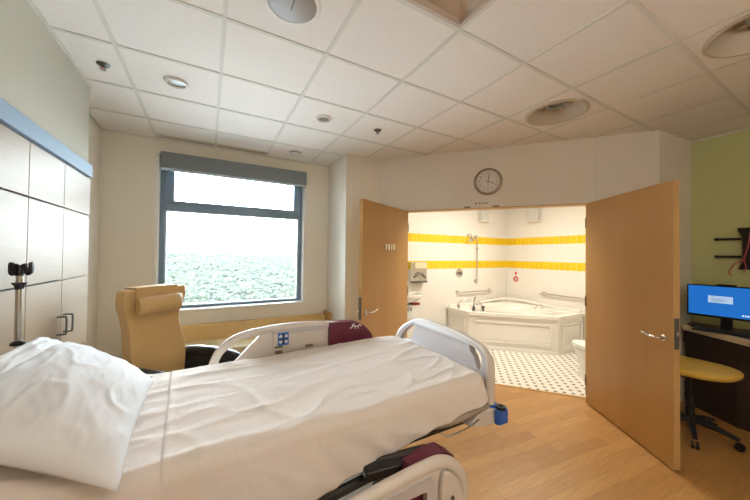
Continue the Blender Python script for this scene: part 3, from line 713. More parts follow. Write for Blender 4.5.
# ------------------------------------------------------------------ hospital bed
bed = thing('hospital_bed', 'taupe hospital bed with footboard and burgundy-trimmed side rails', 'bed', (.35, 1.68, 0))
def P_(name, bm, m_, parent=None, **k): return obj(name, bm, m_, parent or bed, w=True, **k)
P_('base_frame', box(box(box(B(), -.55, 1.25, 1.36, 1.44, .16, .24), -.55, 1.25, 1.92, 2.00, .16, .24), -.5, 1.2, 1.44, 1.92, .17, .22), M['bedmid'], bevel=.01)
for cx in (-.48, 1.18):
    for cy in (1.36, 2.0):
        bm = B(); lathe(bm, [(0, -.02), (.07, -.02), (.075, 0), (.07, .02), (0, .02)], (cx, cy, .076), (0, 1, 0), 24); w_ = P_('caster', bm, M['black_soft'])
        bm = B(); box(bm, cx - .03, cx + .03, cy - .03, cy + .03, .15, .18); box(bm, cx - .02, cx + .02, cy - .032, cy - .024, .06, .16); box(bm, cx - .02, cx + .02, cy + .024, cy + .032, .06, .16); P_('caster_fork', bm, M['bedmid'], w_)
for cx in (-.2, .85):
    for ay in (1.5, 1.86): bm = B(); tube(bm, [(cx, ay, .2), (cx + .2, ay, .60)], .03, 10); P_('lift_arm', bm, M['beddark'])
bm = B(); box(bm, -.72, 1.42, 1.26, 1.32, .60, .66); box(bm, -.72, 1.42, 2.04, 2.10, .60, .66)
for cx in (-.7, -.1, .45, 1.0, 1.36): box(bm, cx, cx + .06, 1.32, 2.04, .605, .655)
P_('deck_frame', bm, M['beddark'], bevel=.006)
P_('deck_panel', box(B(), -.72, 1.42, 1.24, 2.12, .662, .70), M['bedmid'], bevel=.008)
# exposed mechanism under the near edge
bm = B(); tube(bm, [(.15, 1.22, .50), (.95, 1.20, .60)], .022, 10); tube(bm, [(.60, 1.2, .63), (.92, 1.12, .655)], .026, 10); tube(bm, [(.74, 1.1, .61), (.78, 1.12, .48), (.6, 1.2, .42)], .012, 8)
P_('link_arm', bm, M['beddark'])
bm = B(); obox(bm, (.70, 1.135, .635), (.20, .07, .045), rz=-.15); P_('arm_cover', bm, M['black'], bevel=.01)
bm = B(); tube(bm, smooth_path([(.62, 1.09, .60), (.78, 1.06, .625), (.90, 1.05, .655)], 5), .006, 8); tube(bm, [(.70, 1.07, .61), (.71, 1.07, .53)], .008, 8); P_('release_rod', bm, M['chrome'])
# foot-end bar
bm = B(); tube(bm, smooth_path([(.96, 1.22, .70), (1.10, 1.18, .705), (1.26, 1.17, .715), (1.42, 1.19, .72)], 5), .020, 12); P_('foot_bar', bm, M['bedmid'])
bm = B(); tube(bm, smooth_path([(1.04, 1.16, .68), (1.08, 1.14, .665), (1.2, 1.135, .67), (1.30, 1.14, .69)], 5), .0045, 8); P_('drainage_hook', bm, M['chrome'])
# footboard (local plane y-z at x = 1.5)
FBX = 1.485
fb_out = [(1.245, .74), (1.238, .93), (1.265, .985), (1.31, 1.012), (1.38, 1.030), (1.50, 1.043), (1.67, 1.052), (1.85, 1.058), (1.93, 1.052), (2.02, 1.02), (2.11, .955), (2.17, .88), (2.175, .74)]
fb_out = [(p.x, p.y) for p in smooth_path([(*p, 0) for p in fb_out], 4)]
holeN = [(1.282, .875), (1.268, .925), (1.275, .972), (1.32, 1.002), (1.37, 1.008), (1.365, .975), (1.335, .945), (1.31, .89)]
holeN = [(p.x, p.y) for p in smooth_path([(*p, 0) for p in holeN + holeN[:1]], 4)][:-1]
holeF = [(2.145, .86), (2.13, .905), (2.07, .96), (1.985, 1.010), (1.965, .985), (1.985, .93), (2.03, .88)]
holeF = [(p.x, p.y) for p in smooth_path([(*p, 0) for p in holeF + holeF[:1]], 4)][:-1]
bm = B(); prism(bm, [fb_out, holeN, holeF], lambda a, b, d: (d + .025 * (1 - ((a - 1.73) / .48) ** 2), a, b), FBX - .024, FBX + .020)
fb = P_('footboard', bm, M['bedpanel'], bevel=.008, seg=3)
# rounded tubular edge with posts
bm = B(); ed = smooth_path([(0, 1.225, .69), (0, 1.222, .92), (0, 1.245, .982), (0, 1.29, 1.012), (0, 1.37, 1.030), (0, 1.50, 1.044), (0, 1.67, 1.054), (0, 1.85, 1.060), (0, 1.94, 1.050), (0, 2.03, 1.012), (0, 2.12, .955), (0, 2.185, .885), (0, 2.205, .82), (0, 2.21, .69)], 6)
ed = [Vector((FBX + .025 * (1 - ((p.y - 1.73) / .48) ** 2) if abs(p.y - 1.73) < .48 else FBX, p.y, p.z)) for p in ed]
rad = [.028 if (p.z < .94) else .028 - .009 * min(1, (p.z - .94) / .08) for p in ed]
tube(bm, ed, rad, 14); P_('rail_post', bm, M['bedplastic'], fb)
bm = B(); lx = FBX + .025 - .0255
tube(bm, [(lx, 1.66 + .055 * math.cos(2 * PI * k / 24), 1.005 + .017 * math.sin(2 * PI * k / 24)) for k in range(25)], .0018, 6, caps=False)
for k in range(5): box(bm, lx - .001, lx + .001, 1.625 + k * .016, 1.633 + k * .016, .997, 1.012)
for k in range(8): box(bm, lx - .001, lx + .001, 1.60 + k * .012, 1.607 + k * .012, .978, .983)
P_('logo', bm, M['greyprint'], fb, smooth=False)
for cy, s_ in ((1.222, -1), (2.205, 1)):
    bm = B(); f = lambda a, b, d: (a, cy + s_ * d, b)
    prism(bm, [[(1.27, .635), (1.37, .605), (1.53, .605), (1.54, .675), (1.40, .70), (1.32, .685)]], f, -.075, .045); c_ = P_('corner_housing', bm, M['bedmid'] if 0 else M['bedplastic'], bevel=.012, seg=3)
    bm = B(); f2 = lambda a, b, d: (a, b, d)
    prism(bm, [rrect(1.46, 1.55, min(cy + s_ * .045, cy + s_ * .085), max(cy + s_ * .045, cy + s_ * .085), .018)], f2, .612, .685); bu = P_('bumper', bm, M['blue'], c_, bevel=.008, seg=3)
    bm = B(); prism(bm, [rrect(1.540, 1.565, cy - .07, cy + .07, .012)], f2, .612, .68); P_('bumper', bm, M['blue'], c_, bevel=.006)
    bm = B(); lathe(bm, [(.014, 0), (.028, 0), (.028, .014), (.014, .014), (.014, .004)], (1.515, cy + s_ * .055, .686), (0, 0, 1), 24); P_('pole_socket', bm, M['black'], c_)
    bm = B(); lathe(bm, [(.0, 0), (.036, 0), (.034, .02), (.0, .02)], (FBX, cy, .680), (0, 0, 1), 24); P_('blue_collar', bm, M['blue'], c_)
# headboard
bm = B(); prism(bm, [rrect(1.22, 2.16, .62, 1.02, .06)], lambda a, b, d: (d, a, b), -.80, -.765); P_('headboard', bm, M['bedplastic'], bevel=.008)
# side rails, built as outlines in (x, z) at a given y
def side_rail(y0, ox, oz, s_, label, path=None):
    """s_ = +1: outside faces +y (far rail), -1: outside faces -y (near rail)"""
    tub = smooth_path([(0.0 + ox, y0, .70 + oz), (.055 + ox, y0, .89 + oz), (.11 + ox, y0, .965 + oz), (.20 + ox, y0, 1.02 + oz), (.40 + ox, y0, 1.05 + oz), (.64 + ox, y0, 1.055 + oz), (.86 + ox, y0, 1.037 + oz), (1.0 + ox, y0, 1.02 + oz), (1.11 + ox, y0, .975 + oz), (1.19 + ox, y0, .92 + oz), (1.215 + ox, y0, .86 + oz), (1.215 + ox, y0, .76 + oz), (1.15 + ox, y0, .72 + oz)], 6)
    if path: tub = smooth_path([(a, y0, b) for a, b in path], 6)
    bm = B(); tube(bm, tub, .024, 14, 1.15)
    r = P_('side_rail', bm, M['bedplastic']); r['label'] = label
    f = lambda a, b, d: (a + ox, y0 + d, b + oz)
    outl = [(.10, .74), (.22, .96), (.34, 1.0), (.675, 1.03), (.98, 1.05), (1.06, 1.035), (1.135, .995), (1.195, .93), (1.205, .88), (1.18, .80), (1.1, .74), (.2, .70)] if s_ < 0 else [(.05, .74), (.25, .935), (.30, .985), (.345, 1.03), (1.0, 1.03), (1.11, .985), (1.2, .90), (1.22, .84), (1.18, .74), (1.1, .70), (.2, .70)]
    hole = rrect(.58, .86, .76, .90, .03) if s_ < 0 else None
    if hole:  # near rail: a see-through window like the photographed one
        hole = rrect(.45, 1.0, .75, .985, .02)
        bm = B(); prism(bm, [outl, hole], f, -.016, .016)
    else:
        bm = B(); prism(bm, [outl], f, -.016, .016)
    p = P_('rail_panel', bm, M['bedplastic'], r, bevel=.005)
    return r, f
fr_, ff = side_rail(2.262, 0, -.022, 1, 'raised far rail with blue keypad and burgundy pad')
# control insert on the far rail's inner side
f_low = ff
ff = lambda a, b, d: f_low(a, b + .026, d)
bm = B(); prism(bm, [rrect(.42, .80, .87, .985, .01)], ff, -.030, -.014); ins = P_('control_insert', bm, M['bedplastic'], fr_, bevel=.006)
bm = B(); prism(bm, [[(.41, .985), (.81, .985), (.80, 1.02), (.42, 1.02)]], ff, -.024, -.014); P_('insert_lip', bm, M['bedpanel'], fr_, bevel=.004)
bm = B(); prism(bm, [rrect(.452, .530, .905, .998, .006)], ff, -.034, -.029); kp = P_('keypad', bm, M['bluepad'], fr_, bevel=.002)
bm = B()
for bx_, bz_, up_ in ((.472, .972, 1), (.512, .972, 1), (.472, .930, -1), (.512, .930, -1)):
    prism(bm, [[(bx_ - .011, bz_ - .009 * up_), (bx_ + .011, bz_ - .009 * up_), (bx_ + .011, bz_ + .002 * up_), (bx_, bz_ + .013 * up_), (bx_ - .011, bz_ + .002 * up_)]], ff, -.0355, -.034)
P_('arrow_symbols', bm, M['mark'], kp, smooth=False)
bm = B(); prism(bm, [rrect(.486, .4975, .912, .992, .001)], ff, -.0348, -.034); prism(bm, [rrect(.456, .526, .948, .954, .001)], ff, -.0348, -.034); P_('button_gap', bm, M['ink'], kp, smooth=False)
for sx0, sx1, sz0, sz1 in ((.43, .49, .888, .904), (.437, .487, .845, .872), (.655, .715, .868, .888)):
    bm = B(); prism(bm, [rrect(sx0, sx1, sz0, sz1, .004)], ff, -.034, -.012); P_('label_slot', bm, M['brown_slot'], fr_, smooth=False)
def pad(f, x0, x1, zt, zb, name, parent, d0, d1):
    pts = [(x0, zb), (x0, zt - .02), (x0 + .03, zt), (x0 + .14, zt), (x1 - .13, zt - .022), (x1 - .05, zt - .085), (x1 - .005, zt - .16), (x1, zb)]
    bm = B(); prism(bm, [[(p.x, p.y) for p in smooth_path([(*p, 0) for p in pts], 4)]], f, d0, d1)
    return P_(name, bm, M['purple'], parent, bevel=.014, seg=3)
ff = f_low
pd = pad(ff, .845, 1.238, 1.055, .73, 'burgundy_pad', fr_, -.048, .045)
bm = B()
for (a, b) in (((1.02, 1.010), (1.05, 1.03)), ((1.05, 1.03), (1.055, 1.05)), ((1.05, 1.03), (1.085, 1.022)), ((1.085, 1.022), (1.11, 1.035)), ((1.085, 1.022), (1.095, 1.002)), ((1.045, 1.028), (1.035, 1.045)), ((1.06, 1.026), (1.065, 1.005)), ((1.105, 1.032), (1.12, 1.02))):
    tube(bm, [ff(a[0], a[1] - .012, -.0485), ff(b[0], b[1] - .012, -.0485)], .0042, 6)
P_('white_emblem', bm, M['mark'], pd)
# near rail, lowered
nr_, nf = side_rail(.985, -.195, -.355, -1, 'lowered near rail with rectangular opening', [(-.1, .30), (-.02, .55), (.12, .625), (.30, .652), (.479, .668), (.60, .682), (.72, .692), (.80, .697), (.875, .695), (.94, .668), (.995, .612), (1.018, .555), (1.005, .48), (.95, .40)])
bm = B(); prism(bm, [rrect(.42, 1.035, .72, 1.018, .03), rrect(.465, .99, .765, .972, .015)], nf, -.026, -.015); P_('opening_frame', bm, M['bedpanel'], nr_, bevel=.004)
bm = B(); prism(bm, [[(1.06, .76), (1.055, .97), (1.07, 1.03), (1.11, 1.015), (1.15, .97), (1.18, .92), (1.185, .87), (1.15, .78)]], nf, -.040, -.015); ec = P_('end_cap', bm, M['bedmid'] if 0 else M['bedplastic'], nr_, bevel=.010, seg=3)
bm = B(); lathe(bm, [(0, 0), (.009, 0), (.009, .004), (0, .005)], nf(1.115, .91, -.040), (0, -1, 0), 14); P_('screw', bm, M['steel_dark'], ec)
bm = B(); prism(bm, [[(.945, .86), (.945, 1.05), (1.04, 1.07), (1.125, 1.07), (1.175, 1.035), (1.20, .97), (1.18, .86)]], nf, .012, .095); P_('burgundy_pad', bm, M['purple'], nr_, bevel=.014, seg=3)
bm = B(); obox(bm, (.25, 1.08, .50), (.5, .05, .10)); P_('rail_bracket', bm, M['beddark'], bevel=.01)
# head section lifted
HX = -.22
def ztop(x):
    z = .868 + .022 * max(0, min(1, (x - .3) / .9))
    if x < HX: z += (HX - x) * .30 * min(1, (HX - x) / .12 * .5 + .5)
    return z
# mattress
bm = B(); prev = None
for i in range(37):
    x = -.74 + 2.165 * i / 36; zt = ztop(x) - .006; zb = zt - .155
    ins_ = .0 if 0 < i < 36 else .02
    q = [(x, 1.205 + ins_, zb + .02), (x, 1.195 + ins_, zb + .05), (x, 1.195 + ins_, zt - .05), (x, 1.225 + ins_, zt - .012), (x, 1.26, zt), (x, 2.10, zt), (x, 2.135 - ins_, zt - .012), (x, 2.165 - ins_, zt - .05), (x, 2.165 - ins_, zb + .05), (x, 2.14, zb)]
    ring = [bm.verts.new(p) for p in q]
    if prev:
        for k in range(10): bm.faces.new((prev[k], prev[(k + 1) % 10], ring[(k + 1) % 10], ring[k]))
    else: bm.faces.new(ring)
    prev = ring
bm.faces.new(prev)
solo('mattress', bm, M['mattress'], 'dark hospital mattress under the cream sheet on the bed', 'mattress')

# bed sheet
def sheet_hem(x):
    pts = [(-.8, .70), (-.3, .60), (.37, .605), (.54, .63), (.9, .69), (1.06, .715), (1.24, .735), (1.36, .745), (1.5, .75)]
    for (a, za), (b, zb) in zip(pts, pts[1:]):
        if a <= x <= b: return za + (zb - za) * (x - a) / (b - a)
    return pts[-1][1]
def wr(x, y, amp=1.0):
    w = .0035 * noise.noise(Vector((x * 1.6 + 3, y * 6, 1)))
    w += .0022 * noise.noise(Vector((x * 3.1 - y * 4.0, y * 9 + x * 2.0, 5)))
    rdg = 1 - abs(noise.noise(Vector((x * 1.1 + y * .5, y * 5.0 - x * .9, 9)))) * 2.2
    w += .0075 * max(0, rdg) ** 4
    rdg = 1 - abs(noise.noise(Vector((x * 2.4 - y * 1.6, y * 2.4 + x * 1.2, 19)))) * 2.6
    w += .006 * max(0, rdg) ** 5
    rdg = 1 - abs(noise.noise(Vector((x * 2.2 + y * 3.2, y * 8.0 - x * 3.0, 29)))) * 2.6
    w += .0035 * max(0, rdg) ** 4
    return w * amp
bm = B(); rows_ = []
NX = 190
xs_ = sorted([-.76 + (1.438 + .76) * i / NX for i in range(NX + 1)] + [-.1151, -.1148, -.112, -.108, -.102, -.098])
ext = [(1.445, .02), (1.45, .05), (1.452, .09), (1.452, .13)]
seq = [(x, 0) for x in xs_] + ext
yn, yf = 1.178, 2.182
for x, dz in seq:
    corner = max(0, (x - 1.34) / .11); ins_ = .055 * corner ** 2
    zt = ztop(x) + .004 - dz - .030 * max(0, (x - 1.36) / .09) ** 2
    zn = min(sheet_hem(x), zt - .02); zf = .70
    a, b = yn + ins_, yf - ins_; R_ = .055
    path = []
    K = 22
    for k in range(K):   # near skirt from hem up
        z = zn + (zt - R_ - zn) * k / K; path.append(('n', a, z, 1 - k / K))
    for k in range(8):
        th = PI / 2 * k / 8; path.append(('c', a + R_ - R_ * math.cos(th), zt - R_ + R_ * math.sin(th), 0))
    for k in range(71): path.append(('t', a + R_ + (b - a - 2 * R_) * k / 70, zt, 0))
    for k in range(1, 9):
        th = PI / 2 * k / 8; path.append(('c', b - R_ + R_ * math.sin(th), zt - R_ + R_ * math.cos(th), 0))
    for k in range(1, 9): path.append(('f', b, zt - R_ - (zt - R_ - zf) * k / 8, k / 8))
    row = []
    for kind, y, z, t_ in path:
        if kind in 'tc':
            z2 = z + wr(x, y) + (.0025 if x > -.115 else 0) + (.0018 * math.exp(-((x + .105) / .009) ** 2)); y2 = y
            # gentle crown across the mattress
            z2 += .010 * math.sin(PI * (y - a) / (b - a)) - .006
            if kind == 'c' and y < 1.7: y2 -= .006 * noise.noise(Vector((x * 3, 0, 7)))
        else:
            s_ = -1 if kind == 'n' else 1
            wob = .020 * noise.noise(Vector((x * 4.2 + z * 5, z * 2.0, 3))) + .010 * noise.noise(Vector((x * 11 + z * 9, z * 3, 8))) + .010 * max(0, 1 - abs(noise.noise(Vector((x * 2.6 + z * 4.5, z * 1.5, 12)))) * 3) ** 2
            y2 = y + s_ * ((.018 + wob) * t_ ** .7 + .006 * noise.noise(Vector((x * 3, 0, 7))) * (1 - t_)); z2 = z + (.010 * noise.noise(Vector((x * 6, 0, 1))) * t_)
        row.append(bm.verts.new((x - .065 * (y - 1.15) * math.exp(-((x + .1) / .25) ** 2) + .004 * noise.noise(Vector((y * 5, z * 5, 2))), y2, z2)))
    rows_.append(row)
for a, b in zip(rows_, rows_[1:]):
    for k in range(len(a) - 1): bm.faces.new((a[k], a[k + 1], b[k + 1], b[k]))
sh = solo('bed_sheet', bm, M['sheet'], 'cream cotton sheet spread over the bed, hanging down the near side', 'bed sheet', ang=180)
so = sh.modifiers.new('thick', 'SOLIDIFY'); so.thickness = .003; so.offset = -1

# pillows
def pillow(name, P00, P10, P11, P01, T, label, up, seed, m_=None, low=.35):
    """P00..P01: the four corners in order"""
    P = [Vector(p) for p in (P00, P10, P11, P01)]; nrm_ = Vector(up).normalized()
    bm = B(); n = 64; tops = []; bots = []
    for i in range(n + 1):
        rt_, rb_ = [], []
        for j in range(n + 1):
            u, v = i / n, j / n
            a, b = 2 * u - 1, 2 * v - 1
            # pull edges inward between the corners
            uu = .5 + a / 2 * (1 - .07 * (1 - b * b)); vv = .5 + b / 2 * (1 - .07 * (1 - a * a))
            base = P[0] * (1 - uu) * (1 - vv) + P[1] * uu * (1 - vv) + P[2] * uu * vv + P[3] * (1 - uu) * vv
            h = T * max(0, (1 - a * a)) ** .48 * max(0, (1 - b * b)) ** .48
            edge = min(1 - abs(a), 1 - abs(b))
            w = (.009 * noise.noise(Vector((a * 1.2 + b * 2.2 + seed, b * 2.6 - a, seed))) + .006 * (max(0, 1 - abs(noise.noise(Vector((a * 1.8 - b * 1.1 + seed, b * 2.4 + a * 1.2, 4 + seed)))) * 2.5) ** 3) + .0025 * (max(0, 1 - abs(noise.noise(Vector((a * 4.0 + b * 1.4, b * 5.0 - a * 2.4, 14 + seed)))) * 2.5) ** 3)) * min(1, edge * 6)
            e = .006 if edge == 0 else 0
            rt_.append(base + nrm_ * (h * (1 - low) + w)); rb_.append(base - nrm_ * (h * low))
        tops.append(rt_); bots.append(rb_)
    V = {}
    for i in range(n + 1):
        for j in range(n + 1):
            V[0, i, j] = bm.verts.new(tops[i][j])
            V[1, i, j] = V[0, i, j] if i in (0, n) or j in (0, n) else bm.verts.new(bots[i][j])
    for s_ in (0, 1):
        for i in range(n):
            for j in range(n): bm.faces.new((V[s_, i, j], V[s_, i + 1, j], V[s_, i + 1, j + 1], V[s_, i, j + 1]))
    o = solo(name, bm, m_ or M['pillow'], label, 'pillow', ang=180)
    return o
up1 = (.30, -.05, .95)
pl = pillow('pillow', (-.20, 1.05, .925), (-.228, 1.87, .925), (-.645, 2.04, 1.125), (-.67, 1.19, 1.11), .19, 'large white pillow in front, its near corner pointing at the camera', up1, 2.0, low=.32)
pillow('pillow', (-.50, 1.24, .985), (-.50, 2.10, .985), (-.735, 2.16, 1.135), (-.735, 1.22, 1.135), .13, 'white pillow tucked behind the large pillow against headboard', (.35, 0, .93), 9.0, low=.2)

# ------------------------------------------------------------------ IV pole
ipx, ipy = -.7825, 2.07
t = thing('iv_pole', 'short chrome IV pole with black hooks behind the pillows', 'iv pole', (ipx, ipy, 1.02))
bm = B(); cyl(bm, (ipx, ipy, 1.022), (ipx, ipy, 1.46), .0125, seg=20); obj('lower_tube', bm, M['chrome'], t, w=True)
bm = B(); cyl(bm, (ipx, ipy, 1.46), (ipx, ipy, 1.50), .009, seg=16); obj('upper_tube', bm, M['chrome'], t, w=True)
bm = B(); lathe(bm, [(0, 0), (.014, 0), (.017, .016), (.026, .026), (.026, .032), (0, .034)], (ipx, ipy, 1.395), (0, 0, 1), 24); obj('collar', bm, M['black'], t, w=True)
bm = B(); lathe(bm, [(0, 0), (.026, 0), (.026, .012), (.015, .02), (0, .02)], (ipx, ipy, 1.13), (0, 0, 1), 24); obj('base_collar', bm, M['black'], t, w=True)
bm = B(); lathe(bm, [(0, 0), (.015, 0), (.017, .03), (.012, .045), (0, .047)], (ipx, ipy, 1.46), (0, 0, 1), 20); hb = obj('hook_hub', bm, M['black'], t, w=True)
for k in range(4):
    a = math.radians(62 + 90 * k); c_, s_ = math.cos(a), math.sin(a)
    rk = .75 if k in (1, 2) else 1
    pts = smooth_path([(ipx + c_ * r_ * rk, ipy + s_ * r_ * rk, z) for r_, z in ((.01, 1.492), (.024, 1.498), (.030, 1.48), (.032, 1.462), (.041, 1.456), (.050, 1.466), (.050, 1.498), (.046, 1.508))], 4)
    bm = B(); tube(bm, pts, .0078, 10); bm.transform(Matrix.Translation((0, 0, .012))); obj('hook', bm, M['black'], hb, w=True)

# ------------------------------------------------------------------ desk corner
t = thing('corner_desk', 'dark workstation desk with tan-edged top on the green wall', 'desk', (4.5, .2, 0))
dt = [(4.53, 1.195), (4.21, .70), (4.14, .45), (4.12, .1), (4.12, -1.1), (4.82, -1.1), (4.82, 1.195)]
obj('desktop', prism(B(), [dt], XY, .800, .855), M['worktop'], t, w=True, bevel=.003)
obj('desktop_surface', prism(B(), [[(p[0] + (.04 if p[0] < 4.8 else -.003), p[1] * 1.0 - (.004 if p[1] > 1 else 0)) for p in dt]], XY, .8552, .8575), M['worktop_face'], t, w=True, smooth=False)
obj('front_panel', prism(B(), [[(4.60, 1.19), (4.34, .78), (4.34, -1.05), (4.36, -1.05), (4.36, .77), (4.63, 1.19)]], XY, .0, .799), M['dark_panel'], t, w=True, smooth=False)
obj('apron', prism(B(), [[(4.56, 1.19), (4.25, .71), (4.18, .45), (4.16, .1), (4.16, -1.08), (4.19, -1.08), (4.19, .1), (4.21, .45), (4.28, .70), (4.59, 1.19)]], XY, .66, .799), M['dark_panel'], t, w=True, smooth=False)
# monitor
t = thing('computer_monitor', 'black flat monitor showing a blue login screen on desk', 'monitor', (4.48, .86, .858))
y0, y1, z0, z1 = .60, 1.14, .985, 1.31
bm = B(); box(bm, 4.452, 4.487, y0, y1, z0, z1); obj('housing', bm, M['black'], t, w=True, bevel=.005)
bm = B(); box(bm, 4.4505, 4.452, y0 + .014, y1 - .014, z0 + .022, z1 - .012); sc_o = obj('screen', bm, M['screen'], t, w=True, smooth=False)
bm = B(); box(bm, 4.4495, 4.4505, .82, .985, 1.135, 1.205); dlg = obj('login_window', bm, M['dialog'], sc_o, w=True, smooth=False)
bm = B()
for k, (a, b) in enumerate(((.965, .93), (.925, .87), (.965, .90), (.965, .86), (.95, .88), (.965, .92))): box(bm, 4.449, 4.4495, b, a, 1.193 - k * .010, 1.196 - k * .010)
obj('text_lines', bm, M['bluepad'], sc_o, w=True, smooth=False)
bm = B()
for k in range(4): box(bm, 4.449, 4.4505, .752 - k * .016, .763 - k * .016, 1.028, 1.042)
obj('corner_text', bm, M['screen_text'], sc_o, w=True, smooth=False)
bm = B(); box(bm, 4.465, 4.50, .80, .93, 1.31, 1.322); obj('top_bar', bm, M['black'], t, w=True, bevel=.003)
bm = B(); box(bm, 4.487, 4.51, .83, .91, .87, 1.15); obj('stand_neck', bm, M['black'], t, w=True, bevel=.005)
bm = B(); prism(bm, [rrect(4.40, 4.58, .76, .98, .04)], XY, .858, .872); obj('stand_foot', bm, M['black'], t, w=True, bevel=.004)
# keyboard
t = thing('keyboard', 'flat black keyboard lying on the desk below the monitor', 'keyboard', (4.36, .87, .858), math.radians(4))
obj('case', box(B(), -.055, .055, -.20, .20, 0, .016), M['black'], t, bevel=.004)
for i in range(4):
    bm = B()
    for j in range(13): box(bm, -.042 + i * .022, -.024 + i * .022, -.185 + j * .0286, -.163 + j * .0286, .016, .022)
    obj('key_row', bm, M['black_soft'], t, smooth=False)
t = thing('computer_mouse', 'small black computer mouse on the desk near the return wall', 'mouse', (4.50, 1.10, .858))
bm = B(); ball(bm, (0, 0, .0), .05, 16, (1, .6, .55)); bmesh.ops.bisect_plane(bm, geom=bm.verts[:] + bm.edges[:] + bm.faces[:], plane_co=(0, 0, 0), plane_no=(0, 0, -1), clear_outer=True); obj('shell', bm, M['black'], t)
bm = B(); cyl(bm, (-.03, -.004, .022), (-.03, .004, .022), .007, seg=12); obj('scroll_wheel', bm, M['black_soft'], t)

# stool
t = thing('rolling_stool', 'yellow vinyl rolling stool with black five-star base beside the open door', 'stool', (3.83, .965, 0))
bm = B(); outl = []
for k in range(48):
    a = 2 * PI * k / 48; r_ = 1 / ((abs(math.cos(a)) / .27) ** 2.4 + (abs(math.sin(a)) / .31) ** 2.4) ** (1 / 2.4)
    outl.append((r_ * math.cos(a), r_ * math.sin(a)))
rv = []
for sc_v, z in ((.80, .565), (.93, .568), (.985, .58), (1.0, .597), (.985, .612), (.92, .622), (.7, .628), (.3, .622)):
    rv.append([bm.verts.new((p[0] * sc_v, p[1] * sc_v, z + .012 * (p[1] * sc_v / .31) ** 2)) for p in outl])
for a, b in zip(rv, rv[1:]):
    for k in range(48): bm.faces.new((a[k], a[(k + 1) % 48], b[(k + 1) % 48], b[k]))
bm.faces.new(rv[0]); bm.faces.new(rv[-1]); obj('seat', bm, M['seatvinyl'], t, ang=60)
bm = B(); box(bm, -.13, .13, -.1, .1, .52, .565); obj('seat_plate', bm, M['black'], t, bevel=.01)
bm = B(); tube(bm, [(.02, -.08, .535), (.03, -.24, .53)], .008, 8); obj('height_lever', bm, M['black'], t)
bm = B(); cyl(bm, (0, 0, .12), (0, 0, .34), .032); cyl(bm, (0, 0, .34), (0, 0, .53), .018); obj('gas_column', bm, M['black'], t)
for k in range(5):
    a = math.radians(200 + 72 * k); ex, ey = .29 * math.cos(a), .29 * math.sin(a)
    bm = B(); tube(bm, [(0, 0, .135), (ex * .6, ey * .6, .115), (ex, ey, .085)], [.030, .024, .017], 10); lg = obj('base_leg', bm, M['black'], t)
    bm = B()
    u = Vector((-ey, ex, 0)).normalized()
    for s_ in (-1, 1): lathe(bm, [(0, -.009), (.028, -.009), (.03, 0), (.028, .009), (0, .009)], Vector((ex, ey, .03)) + u * s_ * .015, u, 18)
    obj('caster', bm, M['black'], lg)

# wall rack on the green wall
GX = 4.825
t = thing('wall_hook_rack', 'black wall-mounted rack with horizontal arms on the green wall', 'wall rack', (GX, .79, 1.47))
bm = B(); prism(bm, [[(.755, 1.50), (.745, 1.47), (.845, 1.47), (.835, 1.50), (.818, 1.56), (.818, 1.80), (.85, 1.885), (.85, 1.90), (.73, 1.90), (.73, 1.885), (.762, 1.80), (.762, 1.56)]], lambda a, b, d: (d, a, b), GX - .035, GX); obj('spine', bm, M['black'], t, w=True, bevel=.006)
for z in (1.785, 1.60):
    for s_ in (-1, 1):
        y_a = .79 + s_ * .03; y_b = .79 + s_ * .205
        bm = B(); tube(bm, [(GX - .045, y_a, z), (GX - .045, y_b, z)], .013, 10); ball(bm, (GX - .045, y_b, z), .017, 12); obj('arm', bm, M['black'], t, w=True)
t = thing('call_cord', 'thin pink-red cord draped over the black wall rack', 'cord', (GX - .06, .79, 1.45))
bm = B(); tube(bm, smooth_path([(GX - .06, .76, 1.86), (GX - .062, .775, 1.72), (GX - .06, .80, 1.60), (GX - .062, .815, 1.555), (GX - .06, .86, 1.53), (GX - .05, .895, 1.47), (GX - .045, .905, 1.43), (GX - .04, .89, 1.40)], 8), .005, 8); obj('long_strand', bm, M['pinkcord'], t, w=True)
bm = B(); tube(bm, smooth_path([(GX - .06, .79, 1.64), (GX - .065, .80, 1.56), (GX - .06, .79, 1.50), (GX - .055, .80, 1.44)], 8), .004, 8); obj('short_strand', bm, M['pinkcord'], t, w=True)

# ------------------------------------------------------------------ ceiling fixtures
def ceil_thing(name, label, cat, x, y, group=None): return thing(name, label, cat, (x, y, CEIL), 0, group)
# big speaker disc
t = ceil_thing('ceiling_speaker', 'round grey speaker grille in the ceiling above the bed, at the top edge', 'speaker', .372, 1.60)
bm = B(); lathe(bm, [(0, -.012), (.118, -.012), (.128, -.006), (.128, 0), (0, 0)], (0, 0, 0), (0, 0, 1), 48); gr = obj('grille', bm, M['grille'], t)
bm = B(); lathe(bm, [(.128, -.001), (.128, -.009), (.145, -.006), (.150, 0)], (0, 0, 0), (0, 0, 1), 48); obj('trim_ring', bm, M['tile'], t)
bm = B(); box(bm, -.003, .003, -.10, .03, -.0145, -.012); obj('dark_slot', bm, M['ink'], gr, smooth=False)
